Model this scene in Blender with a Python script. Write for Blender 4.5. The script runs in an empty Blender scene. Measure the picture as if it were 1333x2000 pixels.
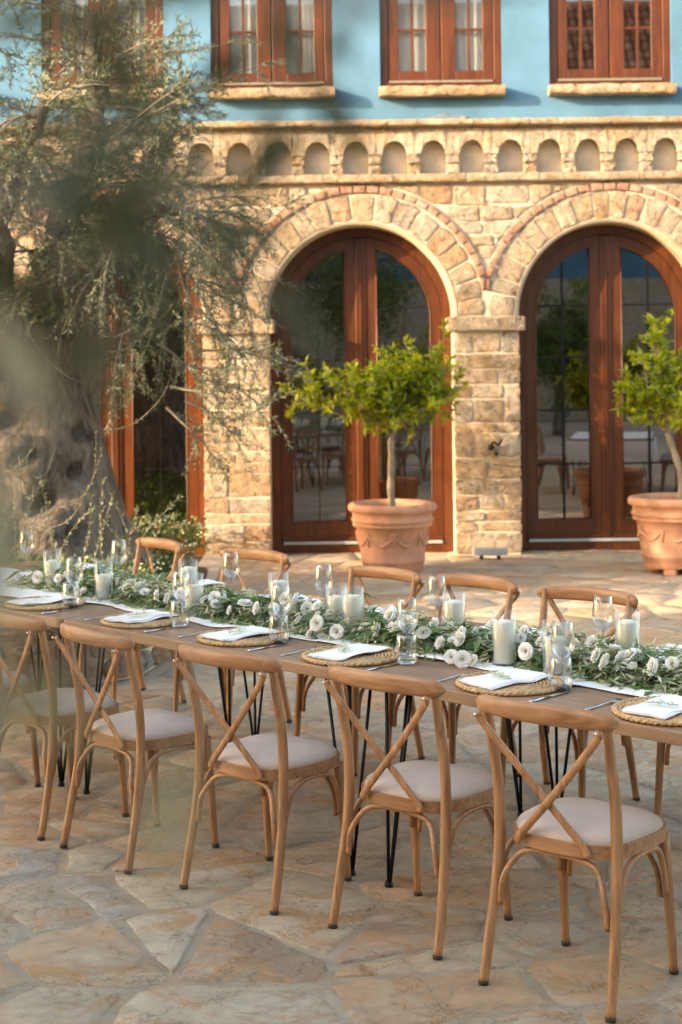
import bpy, math, random
from math import sin, cos, pi, radians, sqrt, atan2, hypot
from mathutils import Vector, Matrix, noise

R = random.Random(7)
sc = bpy.context.scene
col = sc.collection

# ------------------------------------------------------------------ camera
cam_d = bpy.data.cameras.new('camera')
cam = bpy.data.objects.new('camera', cam_d)
col.objects.link(cam)
sc.camera = cam
cam_d.sensor_fit = 'VERTICAL'
cam_d.sensor_height = 36.0
cam_d.lens = 55.8
cam_d.shift_y = -0.1525
cam_d.clip_end = 500
cam_d.clip_start = 0.05
cam.location = (0, 0, 1.9)
cam.rotation_euler = (Matrix.Rotation(radians(90), 3, 'X') @ Matrix.Rotation(radians(-0.69), 3, 'Z')).to_euler()
cam_d.dof.use_dof = True
cam_d.dof.focus_distance = 5.6
cam_d.dof.aperture_fstop = 4.0

# ------------------------------------------------------------------ light
SUN_EL = radians(15)
TRAVEL = Vector((0.915, 0.403, 0)).normalized()       # where the light travels
d = Vector((TRAVEL.x * cos(SUN_EL), TRAVEL.y * cos(SUN_EL), -sin(SUN_EL)))
world = bpy.data.worlds.new('World')
sc.world = world
world.use_nodes = True
wn = world.node_tree.nodes
wl = world.node_tree.links
bg = wn['Background']
sky = wn.new('ShaderNodeTexSky')
sky.sky_type = 'NISHITA'
sky.sun_disc = False
sky.sun_elevation = SUN_EL
sky.sun_rotation = atan2(-TRAVEL.x, -TRAVEL.y)
sky.dust_density = 2.5
sky.ozone_density = 0.8
wl.new(sky.outputs[0], bg.inputs[0])
bg.inputs[1].default_value = 0.15
sun_d = bpy.data.lights.new('sun', 'SUN')
sun_d.energy = 2.4
sun_d.angle = radians(0.6)
sun_d.color = (1.0, 0.83, 0.68)
sun = bpy.data.objects.new('sun', sun_d)
col.objects.link(sun)
sun.rotation_euler = d.to_track_quat('-Z', 'Y').to_euler()
sun.location = (-20, -10, 12)
sc.view_settings.view_transform = 'Standard'
sc.view_settings.look = 'None'
sc.view_settings.gamma = 1
sc.view_settings.exposure = 2.35
sc.view_settings.use_white_balance = True
sc.view_settings.white_balance_temperature = 7700
sc.view_settings.white_balance_tint = 10
sc.view_settings.use_curve_mapping = False
sc.cycles.use_denoising = True
sc.cycles.max_bounces = 8
sc.cycles.transparent_max_bounces = 16
sc.cycles.caustics_reflective = False
sc.cycles.caustics_refractive = False
sc.cycles.sample_clamp_indirect = 6

# ------------------------------------------------------------------ helpers
class MB:
    def __init__(s):
        s.v = []; s.f = []; s.m = []
    def add(s, vs, fs, mi=0):
        b = len(s.v)
        s.v.extend([tuple(p) for p in vs])
        for f in fs:
            s.f.append(tuple(b + i for i in f)); s.m.append(mi)
        return s
    def box(s, x0, x1, y0, y1, z0, z1, mi=0):
        vs = [(x, y, z) for x in (x0, x1) for y in (y0, y1) for z in (z0, z1)]
        return s.add(vs, [(0, 1, 3, 2), (4, 6, 7, 5), (0, 4, 5, 1), (2, 3, 7, 6), (0, 2, 6, 4), (1, 5, 7, 3)], mi)
    def sweep(s, pts, sec, cap=True, mi=0, up=(0, 0, 1)):
        """sec: function(i,n)->list of (a,b) section points; frames carried along the path"""
        P = [Vector(p) for p in pts]; n = len(P); rings = []
        side = None
        for i in range(n):
            t = (P[min(i + 1, n - 1)] - P[max(i - 1, 0)]).normalized()
            if side is None:
                u = Vector(up)
                if abs(t.dot(u)) > 0.95: u = Vector((0, 1, 0)) if abs(t.y) < .9 else Vector((1, 0, 0))
                side = t.cross(u).normalized()
            else:
                side = (side - t * side.dot(t)).normalized()
            w = side.cross(t)
            rings.append([P[i] + side * a + w * b for a, b in sec(i, n)])
        k = len(rings[0]); vs = [p for r_ in rings for p in r_]
        fs = [(i * k + j, i * k + (j + 1) % k, (i + 1) * k + (j + 1) % k, (i + 1) * k + j) for i in range(n - 1) for j in range(k)]
        if cap:
            fs.append(tuple(range(k - 1, -1, -1))); fs.append(tuple((n - 1) * k + j for j in range(k)))
        return s.add(vs, fs, mi)
    def tube(s, pts, rad, k=8, cap=True, mi=0):
        n = len(pts)
        rr = rad if isinstance(rad, (list, tuple)) else [rad] * n
        return s.sweep(pts, lambda i, n_: [(rr[i] * cos(2 * pi * j / k), rr[i] * sin(2 * pi * j / k)) for j in range(k)], cap, mi)
    def lathe(s, prof, k=24, c=(0, 0, 0), mi=0, closed=False):
        n = len(prof)
        vs = [(c[0] + r_ * cos(2 * pi * j / k), c[1] + r_ * sin(2 * pi * j / k), c[2] + z) for r_, z in prof for j in range(k)]
        fs = [(i * k + j, i * k + (j + 1) % k, (i + 1) * k + (j + 1) % k, (i + 1) * k + j) for i in range(n - 1) for j in range(k)]
        if prof[0][0] > 1e-4 and closed: fs.append(tuple(range(k - 1, -1, -1)))
        if prof[-1][0] > 1e-4 and closed: fs.append(tuple((n - 1) * k + j for j in range(k)))
        return s.add(vs, fs, mi)
    def mesh(s, name, mats, smooth=True):
        me = bpy.data.meshes.new(name)
        me.from_pydata(s.v, [], s.f)
        for m in (mats if isinstance(mats, (list, tuple)) else [mats]): me.materials.append(m)
        if any(s.m): me.polygons.foreach_set('material_index', s.m)
        if smooth: me.polygons.foreach_set('use_smooth', [True] * len(me.polygons))
        me.update()
        return me
    def build(s, name, mats, parent=None, smooth=True, sharp=None, kind=None):
        me = s.mesh(name, mats, smooth)
        if sharp and smooth:
            try: me.set_sharp_from_angle(angle=radians(sharp))
            except Exception: pass
        return link(name, me, parent, kind)

def link(name, me, parent=None, kind=None):
    o = bpy.data.objects.new(name, me); col.objects.link(o)
    if parent: o.parent = parent
    if kind: o['kind'] = kind
    return o

def bevel(o, w=0.004, seg=2):
    m = o.modifiers.new('bevel', 'BEVEL'); m.width = w; m.segments = seg; m.limit_method = 'ANGLE'; m.angle_limit = radians(35)
    return o

def thing(name, label, cat, loc=(0, 0, 0), rz=0, group=None):
    o = bpy.data.objects.new(name, None); col.objects.link(o)
    o.empty_display_size = .1
    o.location = loc; o.rotation_euler = (0, 0, rz)
    return tag(o, label, cat, group)

def tag(o, label, cat, group=None):
    o['label'] = label; o['category'] = cat
    if group: o['group'] = group
    return o

def dup(root, loc, rz, label, scale=None):
    r_ = root.copy(); col.objects.link(r_)
    r_.location = loc; r_.rotation_euler = (0, 0, rz); r_['label'] = label
    if scale: r_.scale = scale
    for ch in list(root.children):
        c_ = ch.copy(); col.objects.link(c_); c_.parent = r_
        for g in list(ch.children):
            e = g.copy(); col.objects.link(e); e.parent = c_
    return r_

def spline(pts, n=8):
    """Catmull-Rom through points"""
    P = [Vector(p) for p in pts]; P = [P[0] * 2 - P[1]] + P + [P[-1] * 2 - P[-2]]; out = []
    for i in range(1, len(P) - 2):
        for j in range(n):
            t = j / n
            a, b, c_, e = P[i - 1], P[i], P[i + 1], P[i + 2]
            out.append(0.5 * ((2 * b) + (c_ - a) * t + (2 * a - 5 * b + 4 * c_ - e) * t * t + (3 * b - 3 * c_ + e - a) * t ** 3))
    out.append(P[-2]); return out

# ------------------------------------------------------------------ materials
def new_mat(name):
    m = bpy.data.materials.new(name); m.use_nodes = True
    nt = m.node_tree; p = nt.nodes['Principled BSDF']
    return m, nt, p

def ramp(nt, stops):
    r_ = nt.nodes.new('ShaderNodeValToRGB'); e = r_.color_ramp.elements
    e[0].position, e[0].color = stops[0][0], (*stops[0][1], 1)
    e[1].position, e[1].color = stops[-1][0], (*stops[-1][1], 1)
    for p, c_ in stops[1:-1]:
        x = e.new(p); x.color = (*c_, 1)
    return r_

def nz(nt, scale, detail=4, rough=.55, vec=None, dist=0):
    n = nt.nodes.new('ShaderNodeTexNoise'); n.inputs['Scale'].default_value = scale
    n.inputs['Detail'].default_value = detail; n.inputs['Roughness'].default_value = rough
    n.inputs['Distortion'].default_value = dist
    if vec is not None: nt.links.new(vec, n.inputs['Vector'])
    return n

def coords(nt, scale=(1, 1, 1), shift=False):
    tc = nt.nodes.new('ShaderNodeTexCoord'); mp = nt.nodes.new('ShaderNodeMapping')
    mp.inputs['Scale'].default_value = scale
    nt.links.new(tc.outputs['Object'], mp.inputs['Vector'])
    if shift:
        oi = nt.nodes.new('ShaderNodeObjectInfo'); ml = nt.nodes.new('ShaderNodeMath'); ml.operation = 'MULTIPLY'
        ml.inputs[1].default_value = 37.0
        nt.links.new(oi.outputs['Random'], ml.inputs[0]); cb = nt.nodes.new('ShaderNodeCombineXYZ')
        for i in range(3): nt.links.new(ml.outputs[0], cb.inputs[i])
        nt.links.new(cb.outputs[0], mp.inputs['Location'])
    return mp.outputs[0]

def mixc(nt, fac, a, b, mode='MIX'):
    m = nt.nodes.new('ShaderNodeMix'); m.data_type = 'RGBA'; m.blend_type = mode
    for s_, x in ((0, fac), (6, a), (7, b)):
        if isinstance(x, (int, float)): m.inputs[s_].default_value = x
        elif isinstance(x, tuple): m.inputs[s_].default_value = (*x, 1)
        else: nt.links.new(x, m.inputs[s_])
    return m.outputs[2]

def bump(nt, p, h, strength=.5, dist=.01, prev=None):
    b = nt.nodes.new('ShaderNodeBump'); b.inputs['Strength'].default_value = strength; b.inputs['Distance'].default_value = dist
    nt.links.new(h, b.inputs['Height'])
    if prev is not None: nt.links.new(prev, b.inputs['Normal'])
    nt.links.new(b.outputs[0], p.inputs['Normal'])
    return b.outputs[0]

def simple(name, c, rough=.6, noise_scale=0, var=.25, bump_s=0, bump_d=.003, metallic=0, bscale=None, stretch=(1, 1, 1), spec=.5):
    m, nt, p = new_mat(name)
    p.inputs['Roughness'].default_value = rough; p.inputs['Metallic'].default_value = metallic
    p.inputs['Specular IOR Level'].default_value = spec
    p.inputs['Base Color'].default_value = (*c, 1)
    if noise_scale:
        v = coords(nt, stretch, True); n = nz(nt, noise_scale, 5, .6, v)
        lo = tuple(x * (1 - var) for x in c); hi = tuple(min(1, x * (1 + var)) for x in c)
        r_ = ramp(nt, [(.3, lo), (.7, hi)]); nt.links.new(n.outputs[0], r_.inputs[0]); nt.links.new(r_.outputs[0], p.inputs['Base Color'])
        if bump_s:
            n2 = nz(nt, bscale or noise_scale * 3, 5, .6, v); bump(nt, p, n2.outputs[0], bump_s, bump_d)
    return m

def stone_mat(name, stops, pit=1.0, patch=None):
    """cut / rubble limestone: every block takes its own tone, with stains and rough relief"""
    m, nt, p = new_mat(name); v = coords(nt)
    oi = nt.nodes.new('ShaderNodeObjectInfo')
    r1 = ramp(nt, stops); nt.links.new(oi.outputs['Random'], r1.inputs[0])
    n1 = nz(nt, 9, 8, .72, v, .8); r2 = ramp(nt, [(.36, (.60, .54, .47)), (.46, (.90, .87, .84)), (.54, (1.02, 1, .97)), (.64, (1.25, 1.22, 1.17))]); nt.links.new(n1.outputs[0], r2.inputs[0])
    c1 = mixc(nt, 1.0, r1.outputs[0], r2.outputs[0], 'MULTIPLY')
    n2 = nz(nt, 3.1, 4, .6, v, .4); r3 = ramp(nt, [(.5, (0, 0, 0)), (.66, (1, 1, 1))]); nt.links.new(n2.outputs[0], r3.inputs[0])
    sc_ = nt.nodes.new('ShaderNodeMath'); sc_.operation = 'MULTIPLY'; sc_.inputs[1].default_value = .6; nt.links.new(r3.outputs[0], sc_.inputs[0])
    c2 = mixc(nt, sc_.outputs[0], c1, patch or (.60, .36, .16))
    n4 = nz(nt, 19, 6, .72, v, .8); r4 = ramp(nt, [(.36, (.32, .26, .21)), (.45, (1, 1, 1))]); nt.links.new(n4.outputs[0], r4.inputs[0])
    c3 = mixc(nt, .75 * min(1, pit), c2, r4.outputs[0], 'MULTIPLY')
    nt.links.new(c3, p.inputs['Base Color']); p.inputs['Roughness'].default_value = .9
    p.inputs['Specular IOR Level'].default_value = .2
    n3 = nz(nt, 15, 8, .72, v, .6); b1 = bump(nt, p, n3.outputs[0], 1.0, .11 * pit)
    n5 = nz(nt, 45, 5, .65, v); bump(nt, p, n5.outputs[0], .8, .012 * pit, b1)
    return m

M = {}
LIME = [(0, (.52, .41, .30)), (.14, (.68, .57, .44)), (.28, (.58, .42, .27)), (.42, (.74, .65, .52)), (.54, (.52, .46, .39)), (.66, (.64, .49, .33)), (.78, (.70, .58, .45)), (.88, (.60, .47, .36)), (1, (.58, .38, .24))]
M['rubble'] = stone_mat('rubble limestone', LIME)
M['cut'] = stone_mat('cut limestone', [(0, (.72, .60, .46)), (.5, (.66, .54, .41)), (1, (.74, .64, .51))], .9)
M['pick'] = stone_mat('pick-dressed limestone', [(0, (.72, .59, .44)), (.6, (.67, .54, .39)), (1, (.68, .51, .35))], 1.3)
M['brick'] = stone_mat('pale red brick', [(0, (.44, .23, .17)), (.4, (.50, .29, .21)), (.7, (.54, .36, .27)), (1, (.46, .26, .18))], .5, (.55, .42, .32))
M['mortar'] = simple('lime mortar', (.64, .53, .40), .95, 9, .16, .5, .006, bscale=60, spec=.1)
M['plaster'] = simple('ochre plaster', (.46, .36, .25), .9, 6, .14, .3, .004, bscale=50, spec=.1)
M['niche'] = simple('sandy niche plaster', (.66, .54, .40), .9, 5, .22, .4, .006, bscale=40, spec=.1)
M['blue'] = simple('pale blue stucco', (.09, .205, .315), .85, 1.6, .22, .35, .006, bscale=30, spec=.2)
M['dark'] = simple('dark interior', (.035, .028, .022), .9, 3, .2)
M['curtain'] = simple('white curtain', (.80, .82, .80), .9, 6, .06, .3, .01, bscale=14, stretch=(4, 1, .1))
M['iron'] = simple('black iron', (.012, .012, .013), .45, 40, .3, metallic=.6)
M['rubber'] = simple('dark rubber cap', (.03, .025, .022), .7, 50, .2)
M['alu'] = simple('grey aluminium', (.42, .44, .43), .5, 20, .1, metallic=.2)
M['dripbar'] = simple('weathered drip bar', (.20, .17, .13), .6, 20, .2)
M['steel'] = simple('polished steel', (.75, .75, .75), .18, 30, .05, metallic=1)
M['soil'] = simple('dark soil', (.10, .07, .045), .95, 12, .4, 1, .02)

def wood(name, lo, hi, axis, rough=.45, sc_=1.0, coat=.15):
    m, nt, p = new_mat(name)
    st = [14, 14, 14]; st[axis] = .9
    v = coords(nt, tuple(x * sc_ for x in st), True)
    n = nz(nt, 2.2, 6, .65, v, 1.2); r_ = ramp(nt, [(.32, lo), (.5, tuple((a + b) / 2 for a, b in zip(lo, hi))), (.68, hi)])
    nt.links.new(n.outputs[0], r_.inputs[0])
    v2 = coords(nt, (1, 1, 1), True); n2 = nz(nt, 5, 3, .5, v2); r2 = ramp(nt, [(.3, (.82, .8, .78)), (.7, (1.1, 1.1, 1.1))]); nt.links.new(n2.outputs[0], r2.inputs[0])
    c_ = mixc(nt, 1, r_.outputs[0], r2.outputs[0], 'MULTIPLY')
    nt.links.new(c_, p.inputs['Base Color']); p.inputs['Roughness'].default_value = rough
    p.inputs['Coat Weight'].default_value = coat; p.inputs['Coat Roughness'].default_value = .3
    bump(nt, p, n.outputs[0], .15, .002)
    return m
M['oak'] = wood('honey oak', (.25, .105, .040), (.50, .255, .120), 2)
M['oak_h'] = wood('honey oak rail', (.26, .108, .041), (.50, .255, .120), 0)
M['mahogany'] = wood('red brown varnished timber', (.05, .012, .0022), (.135, .034, .0055), 2, .4, .6, .08)
M['mahogany_h'] = wood('red brown varnished timber rail', (.05, .012, .0022), (.135, .034, .0055), 0, .4, .6, .08)
M['tabletop'] = wood('brown table boards', (.24, .135, .075), (.37, .225, .135), 0, .5, .7, .08)

def leaf_mat(name, c_lo, c_hi, under, transl=.35, rough=.5):
    m, nt, p = new_mat(name)
    g = nt.nodes.new('ShaderNodeNewGeometry'); r_ = ramp(nt, [(0, c_lo), (.55, tuple((a + b) / 2 for a, b in zip(c_lo, c_hi))), (1, c_hi)])
    nt.links.new(g.outputs['Random Per Island'], r_.inputs[0])
    c_ = mixc(nt, g.outputs['Backfacing'], r_.outputs[0], under)
    nt.links.new(c_, p.inputs['Base Color']); p.inputs['Roughness'].default_value = rough
    p.inputs['Specular IOR Level'].default_value = .35
    t = nt.nodes.new('ShaderNodeBsdfTranslucent'); hs = mixc(nt, 1, r_.outputs[0], (1.5, 1.6, .7), 'MULTIPLY'); nt.links.new(hs, t.inputs[0])
    mx = nt.nodes.new('ShaderNodeMixShader'); mx.inputs[0].default_value = transl
    nt.links.new(p.outputs[0], mx.inputs[1]); nt.links.new(t.outputs[0], mx.inputs[2])
    nt.links.new(mx.outputs[0], nt.nodes['Material Output'].inputs[0])
    return m
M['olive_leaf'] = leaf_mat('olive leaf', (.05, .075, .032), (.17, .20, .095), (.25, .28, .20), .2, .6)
M['near_leaf'] = leaf_mat('dark olive leaf', (.028, .030, .012), (.07, .07, .028), (.085, .085, .045), .1, .8)  # olive leaf colour darkened to stand in for shade on the close shoots
M['pale_near_leaf'] = leaf_mat('faded olive leaf', (.10, .095, .045), (.20, .18, .09), (.26, .24, .15), .1, .8)  # leaf colour lightened to imitate the pale haze of blurred foliage
M['lemon_leaf'] = leaf_mat('lemon leaf', (.12, .19, .010), (.56, .54, .05), (.34, .40, .05), .45, .45)
M['garland_leaf'] = leaf_mat('cut olive leaf', (.15, .18, .055), (.54, .55, .29), (.60, .61, .45), .25)
M['broad_leaf'] = leaf_mat('broad green leaf', (.05, .12, .035), (.14, .25, .08), (.16, .25, .12), .25)
M['bed_leaf'] = leaf_mat('bed plant leaf', (.04, .07, .015), (.15, .19, .04), (.12, .15, .05), .3)
M['daisy'] = simple('daisy white', (.62, .58, .36), .8, 30, .15)
M['petal'] = None
m, nt, p = new_mat('white petal'); p.inputs['Base Color'].default_value = (.86, .84, .78, 1); p.inputs['Roughness'].default_value = .7
v = coords(nt, (1, 1, 1), True); n = nz(nt, 40, 3, .5, v); r_ = ramp(nt, [(.3, (.86, .84, .76)), (.6, (.94, .93, .90))]); nt.links.new(n.outputs[0], r_.inputs[0]); nt.links.new(r_.outputs[0], p.inputs['Base Color'])
t = nt.nodes.new('ShaderNodeBsdfTranslucent'); t.inputs[0].default_value = (.9, .88, .8, 1); mx = nt.nodes.new('ShaderNodeMixShader'); mx.inputs[0].default_value = .25
nt.links.new(p.outputs[0], mx.inputs[1]); nt.links.new(t.outputs[0], mx.inputs[2]); nt.links.new(mx.outputs[0], nt.nodes['Material Output'].inputs[0]); M['petal'] = m
M['stamen'] = simple('flower centre', (.42, .36, .06), .8, 60, .4)
M['linen'] = simple('white linen', (.90, .90, .90), .9, 14, .04, .5, .002, bscale=260, spec=.2)
M['wicker'] = simple('woven straw', (.60, .38, .19), .8, 70, .45, 1.0, .004, bscale=130)
M['cushion'] = simple('beige seat fabric', (.52, .41, .34), .85, 7, .10, .35, .006, bscale=16, spec=.3)
M['terracotta'] = simple('terracotta', (.62, .31, .185), .9, 4, .30, .5, .005, bscale=30, spec=.2)
m, nt, p = new_mat('candle wax'); p.inputs['Base Color'].default_value = (.88, .82, .66, 1); p.inputs['Subsurface Weight'].default_value = .35; p.inputs['Subsurface Radius'].default_value = (.03, .02, .01); p.inputs['Roughness'].default_value = .5
v = coords(nt); n = nz(nt, 12, 3, .5, v); r_ = ramp(nt, [(.3, (.90, .84, .68)), (.7, (.95, .90, .78))]); nt.links.new(n.outputs[0], r_.inputs[0]); nt.links.new(r_.outputs[0], p.inputs['Base Color']); M['wax'] = m
def glass_thin(name, tint, base, ior, dusty=0.0, amp=.8):
    m, nt, p = new_mat(name); nt.nodes.remove(p)
    tr = nt.nodes.new('ShaderNodeBsdfTransparent'); tr.inputs[0].default_value = (*tint, 1)
    gl = nt.nodes.new('ShaderNodeBsdfGlossy'); gl.inputs['Roughness'].default_value = .015; gl.inputs[0].default_value = (1, 1, 1, 1)
    lw = nt.nodes.new('ShaderNodeLayerWeight'); lw.inputs[0].default_value = .5
    fr = nt.nodes.new('ShaderNodeMath'); fr.operation = 'POWER'; fr.inputs[1].default_value = ior; nt.links.new(lw.outputs['Facing'], fr.inputs[0])
    n = nz(nt, 2.0, 2, .5, coords(nt)); b = nt.nodes.new('ShaderNodeBump'); b.inputs['Strength'].default_value = dusty; b.inputs['Distance'].default_value = .01
    nt.links.new(n.outputs[0], b.inputs['Height']); nt.links.new(b.outputs[0], gl.inputs['Normal'])
    ad = nt.nodes.new('ShaderNodeMath'); ad.operation = 'ADD'; ad.use_clamp = True; ad.inputs[1].default_value = base
    hf = nt.nodes.new('ShaderNodeMath'); hf.operation = 'MULTIPLY'; hf.inputs[1].default_value = amp; nt.links.new(fr.outputs[0], hf.inputs[0]); nt.links.new(hf.outputs[0], ad.inputs[0])
    mx = nt.nodes.new('ShaderNodeMixShader'); nt.links.new(ad.outputs[0], mx.inputs[0]); nt.links.new(tr.outputs[0], mx.inputs[1]); nt.links.new(gl.outputs[0], mx.inputs[2])
    nt.links.new(mx.outputs[0], nt.nodes['Material Output'].inputs[0]); return m
M['pane'] = glass_thin('window glass', (.55, .57, .56), .21, 4.0, .02)
M['pane_up'] = glass_thin('upstairs window glass', (.92, .94, .93), .12, 4.0, .02)
M['bowl'] = glass_thin('wine glass crystal', (.955, .965, .965), .06, 2.0, 0, .95)
M['vessel'] = glass_thin('clear thin glass', (.985, .99, .99), .03, 2.6, 0, .6)
m, nt, p = new_mat('solid glass'); p.inputs['Transmission Weight'].default_value = 1; p.inputs['Roughness'].default_value = 0; p.inputs['IOR'].default_value = 1.45; p.inputs['Base Color'].default_value = (.97, .99, .99, 1); M['solidglass'] = m
m, nt, p = new_mat('olive bark'); v = coords(nt, (1, 1, .45))
n1 = nz(nt, 7, 10, .75, coords(nt, (1.3, 1.3, .35)), 1.2); r_ = ramp(nt, [(.33, (.045, .032, .022)), (.46, (.24, .18, .13)), (.64, (.50, .41, .32))]); nt.links.new(n1.outputs[0], r_.inputs[0]); nt.links.new(r_.outputs[0], p.inputs['Base Color'])
n2 = nz(nt, 12, 10, .75, coords(nt, (1.6, 1.6, .3)), 1.2); bump(nt, p, n2.outputs[0], 1, .09); p.inputs['Roughness'].default_value = .95; M['bark'] = m
M['twig'] = simple('grey twig bark', (.22, .18, .13), .9, 20, .3)
M['lemonwood'] = simple('pale grey bark', (.30, .24, .17), .9, 14, .45, .8, .008, stretch=(1, 1, .4))
m, nt, p = new_mat('clay roof tile'); oi = nt.nodes.new('ShaderNodeNewGeometry'); r_ = ramp(nt, [(0, (.30, .10, .05)), (.5, (.45, .18, .09)), (1, (.55, .28, .16))]); nt.links.new(oi.outputs['Random Per Island'], r_.inputs[0]); nt.links.new(r_.outputs[0], p.inputs['Base Color']); p.inputs['Roughness'].default_value = .9; M['tile'] = m

# flagstones: each slab its own base tone, with mineral staining, layered relief and lighter/greyer patches
def paving(name, stops, contrast):
    m, nt, p = new_mat(name); v = coords(nt); oi = nt.nodes.new('ShaderNodeObjectInfo')
    g = nt.nodes.new('ShaderNodeNewGeometry'); a = nt.nodes.new('ShaderNodeMath'); a.operation = 'ADD'; nt.links.new(oi.outputs['Random'], a.inputs[0]); nt.links.new(g.outputs['Random Per Island'], a.inputs[1])
    fr = nt.nodes.new('ShaderNodeMath'); fr.operation = 'FRACT'; nt.links.new(a.outputs[0], fr.inputs[0])
    r1 = ramp(nt, stops); nt.links.new(fr.outputs[0], r1.inputs[0])
    # every slab is cut from another bed of rock: shift the texture per slab, but keep some world-wide staining
    cb = nt.nodes.new('ShaderNodeCombineXYZ'); ml = nt.nodes.new('ShaderNodeMath'); ml.operation = 'MULTIPLY'; ml.inputs[1].default_value = 29.0; nt.links.new(fr.outputs[0], ml.inputs[0]); nt.links.new(ml.outputs[0], cb.inputs[2])
    va = nt.nodes.new('ShaderNodeVectorMath'); va.operation = 'ADD'; nt.links.new(v, va.inputs[0]); nt.links.new(cb.outputs[0], va.inputs[1]); w = va.outputs[0]
    def layer(col_in, scale, lo, hi, col, f, vec, dist=1.2, det=8):
        n = nz(nt, scale, det, .7, vec, dist); r_ = ramp(nt, [(lo, (0, 0, 0)), (hi, (1, 1, 1))]); nt.links.new(n.outputs[0], r_.inputs[0])
        x = nt.nodes.new('ShaderNodeMath'); x.operation = 'MULTIPLY'; x.inputs[1].default_value = f * contrast; nt.links.new(r_.outputs[0], x.inputs[0])
        return mixc(nt, x.outputs[0], col_in, col)
    c_ = layer(r1.outputs[0], 2.6, .46, .60, (.74, .64, .49), .65, w)
    c_ = layer(c_, 3.4, .52, .61, (.72, .41, .20), .75, w, .8)
    c_ = layer(c_, 2.2, .58, .66, (.60, .57, .49), .35, w, 1.5)
    c_ = layer(c_, 5.5, .56, .66, (.42, .29, .20), .5, w, 1.8)
    c_ = layer(c_, 7.0, .60, .66, (.72, .66, .54), .7, v, 1.6)
    n4 = nz(nt, 6, 12, .8, w, 1.1); rd = ramp(nt, [(.34, (.48, .40, .33)), (.43, (.92, .88, .84)), (.52, (1.03, 1, .97)), (.66, (1.2, 1.15, 1.07))]); nt.links.new(n4.outputs[0], rd.inputs[0])
    c_ = mixc(nt, .85 * contrast, c_, rd.outputs[0], 'MULTIPLY')
    vo = nt.nodes.new('ShaderNodeTexVoronoi'); vo.feature = 'DISTANCE_TO_EDGE'; vo.inputs['Scale'].default_value = 2.1
    nd = nz(nt, 3, 6, .7, w); mv = nt.nodes.new('ShaderNodeVectorMath'); mv.operation = 'MULTIPLY_ADD'; mv.inputs[1].default_value = (.6, .6, .6); nt.links.new(nd.outputs['Color'], mv.inputs[0]); nt.links.new(w, mv.inputs[2]); nt.links.new(mv.outputs[0], vo.inputs['Vector'])
    rk = ramp(nt, [(0.002, (.35, .3, .26)), (.012, (1, 1, 1))]); nt.links.new(vo.outputs['Distance'], rk.inputs[0])
    c_ = mixc(nt, .6 * contrast, c_, rk.outputs[0], 'MULTIPLY')
    nt.links.new(c_, p.inputs['Base Color']); p.inputs['Roughness'].default_value = .7; p.inputs['Specular IOR Level'].default_value = .3
    b1 = bump(nt, p, n4.outputs[0], 1.0, .045); n5 = nz(nt, 30, 8, .7, w, .8); b2 = bump(nt, p, n5.outputs[0], .7, .008, b1)
    return m
M['flag'] = paving('flagstone', [(0, (.70, .55, .38)), (.18, (.78, .64, .46)), (.32, (.60, .46, .32)), (.44, (.72, .45, .26)), (.56, (.80, .70, .53)), (.68, (.54, .38, .26)), (.78, (.62, .57, .48)), (.88, (.74, .48, .28)), (1, (.77, .64, .47))], 1.0)
M['grout'] = paving('paving mortar', [(0, (.62, .51, .37)), (1, (.62, .51, .37))], .6)
M['earth'] = simple('dry earth', (.30, .24, .16), .95, .6, .3)

# ------------------------------------------------------------------ polygon pieces
def rough_poly(poly, n, jit, rr):
    """resample a closed outline to n points, round its corners and roughen it"""
    L = []; tot = 0; k = len(poly)
    for i in range(k):
        a, b = poly[i], poly[(i + 1) % k]; l = hypot(b[0] - a[0], b[1] - a[1]); L.append(l); tot += l
    out = []
    for j in range(n):
        t = tot * j / n; i = 0
        while t > L[i] and i < k - 1: t -= L[i]; i += 1
        a, b = poly[i], poly[(i + 1) % k]; f = t / max(L[i], 1e-6)
        out.append([a[0] + (b[0] - a[0]) * f, a[1] + (b[1] - a[1]) * f])
    sm = [[(out[j - 1][q] + 2 * out[j][q] + out[(j + 1) % n][q]) / 4 for q in (0, 1)] for j in range(n)]
    return [(x + rr.uniform(-jit, jit), y + rr.uniform(-jit, jit)) for x, y in sm]

def ragged(poly, n, jit, rr):
    out = []; tot = sum(hypot(poly[i][0] - poly[i - 1][0], poly[i][1] - poly[i - 1][1]) for i in range(len(poly)))
    for i in range(len(poly)):
        a, b = poly[i], poly[(i + 1) % len(poly)]; l = hypot(b[0] - a[0], b[1] - a[1]); m_ = max(1, round(n * l / tot)); nx, ny = (b[1] - a[1]) / max(l, 1e-6), -(b[0] - a[0]) / max(l, 1e-6)
        if l < .02: continue
        for q in range(m_):
            f = q / m_; o_ = rr.uniform(-jit, jit * .25) if q else 0
            out.append((a[0] + (b[0] - a[0]) * f + nx * o_, a[1] + (b[1] - a[1]) * f + ny * o_))
    k = len(out)
    return [tuple((out[j - 1][q] + 4 * out[j][q] + out[(j + 1) % k][q]) / 6 for q in (0, 1)) for j in range(k)]

def blk(c, rr, ch=.012, jit=.004):
    """four-cornered block outline with small broken corners"""
    out = []
    for i in range(4):
        a, b = Vector(c[i]), Vector(c[(i + 1) % 4]); l = (b - a).length; f = min(.3, ch / max(l, .01))
        for t_ in (f, .36, .66, 1 - f):
            p_ = a.lerp(b, t_); out.append((p_.x + rr.uniform(-jit, jit), p_.y + rr.uniform(-jit, jit)))
    return out

def area(poly):
    return abs(sum(poly[i][0] * poly[(i + 1) % len(poly)][1] - poly[(i + 1) % len(poly)][0] * poly[i][1] for i in range(len(poly)))) / 2

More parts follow.
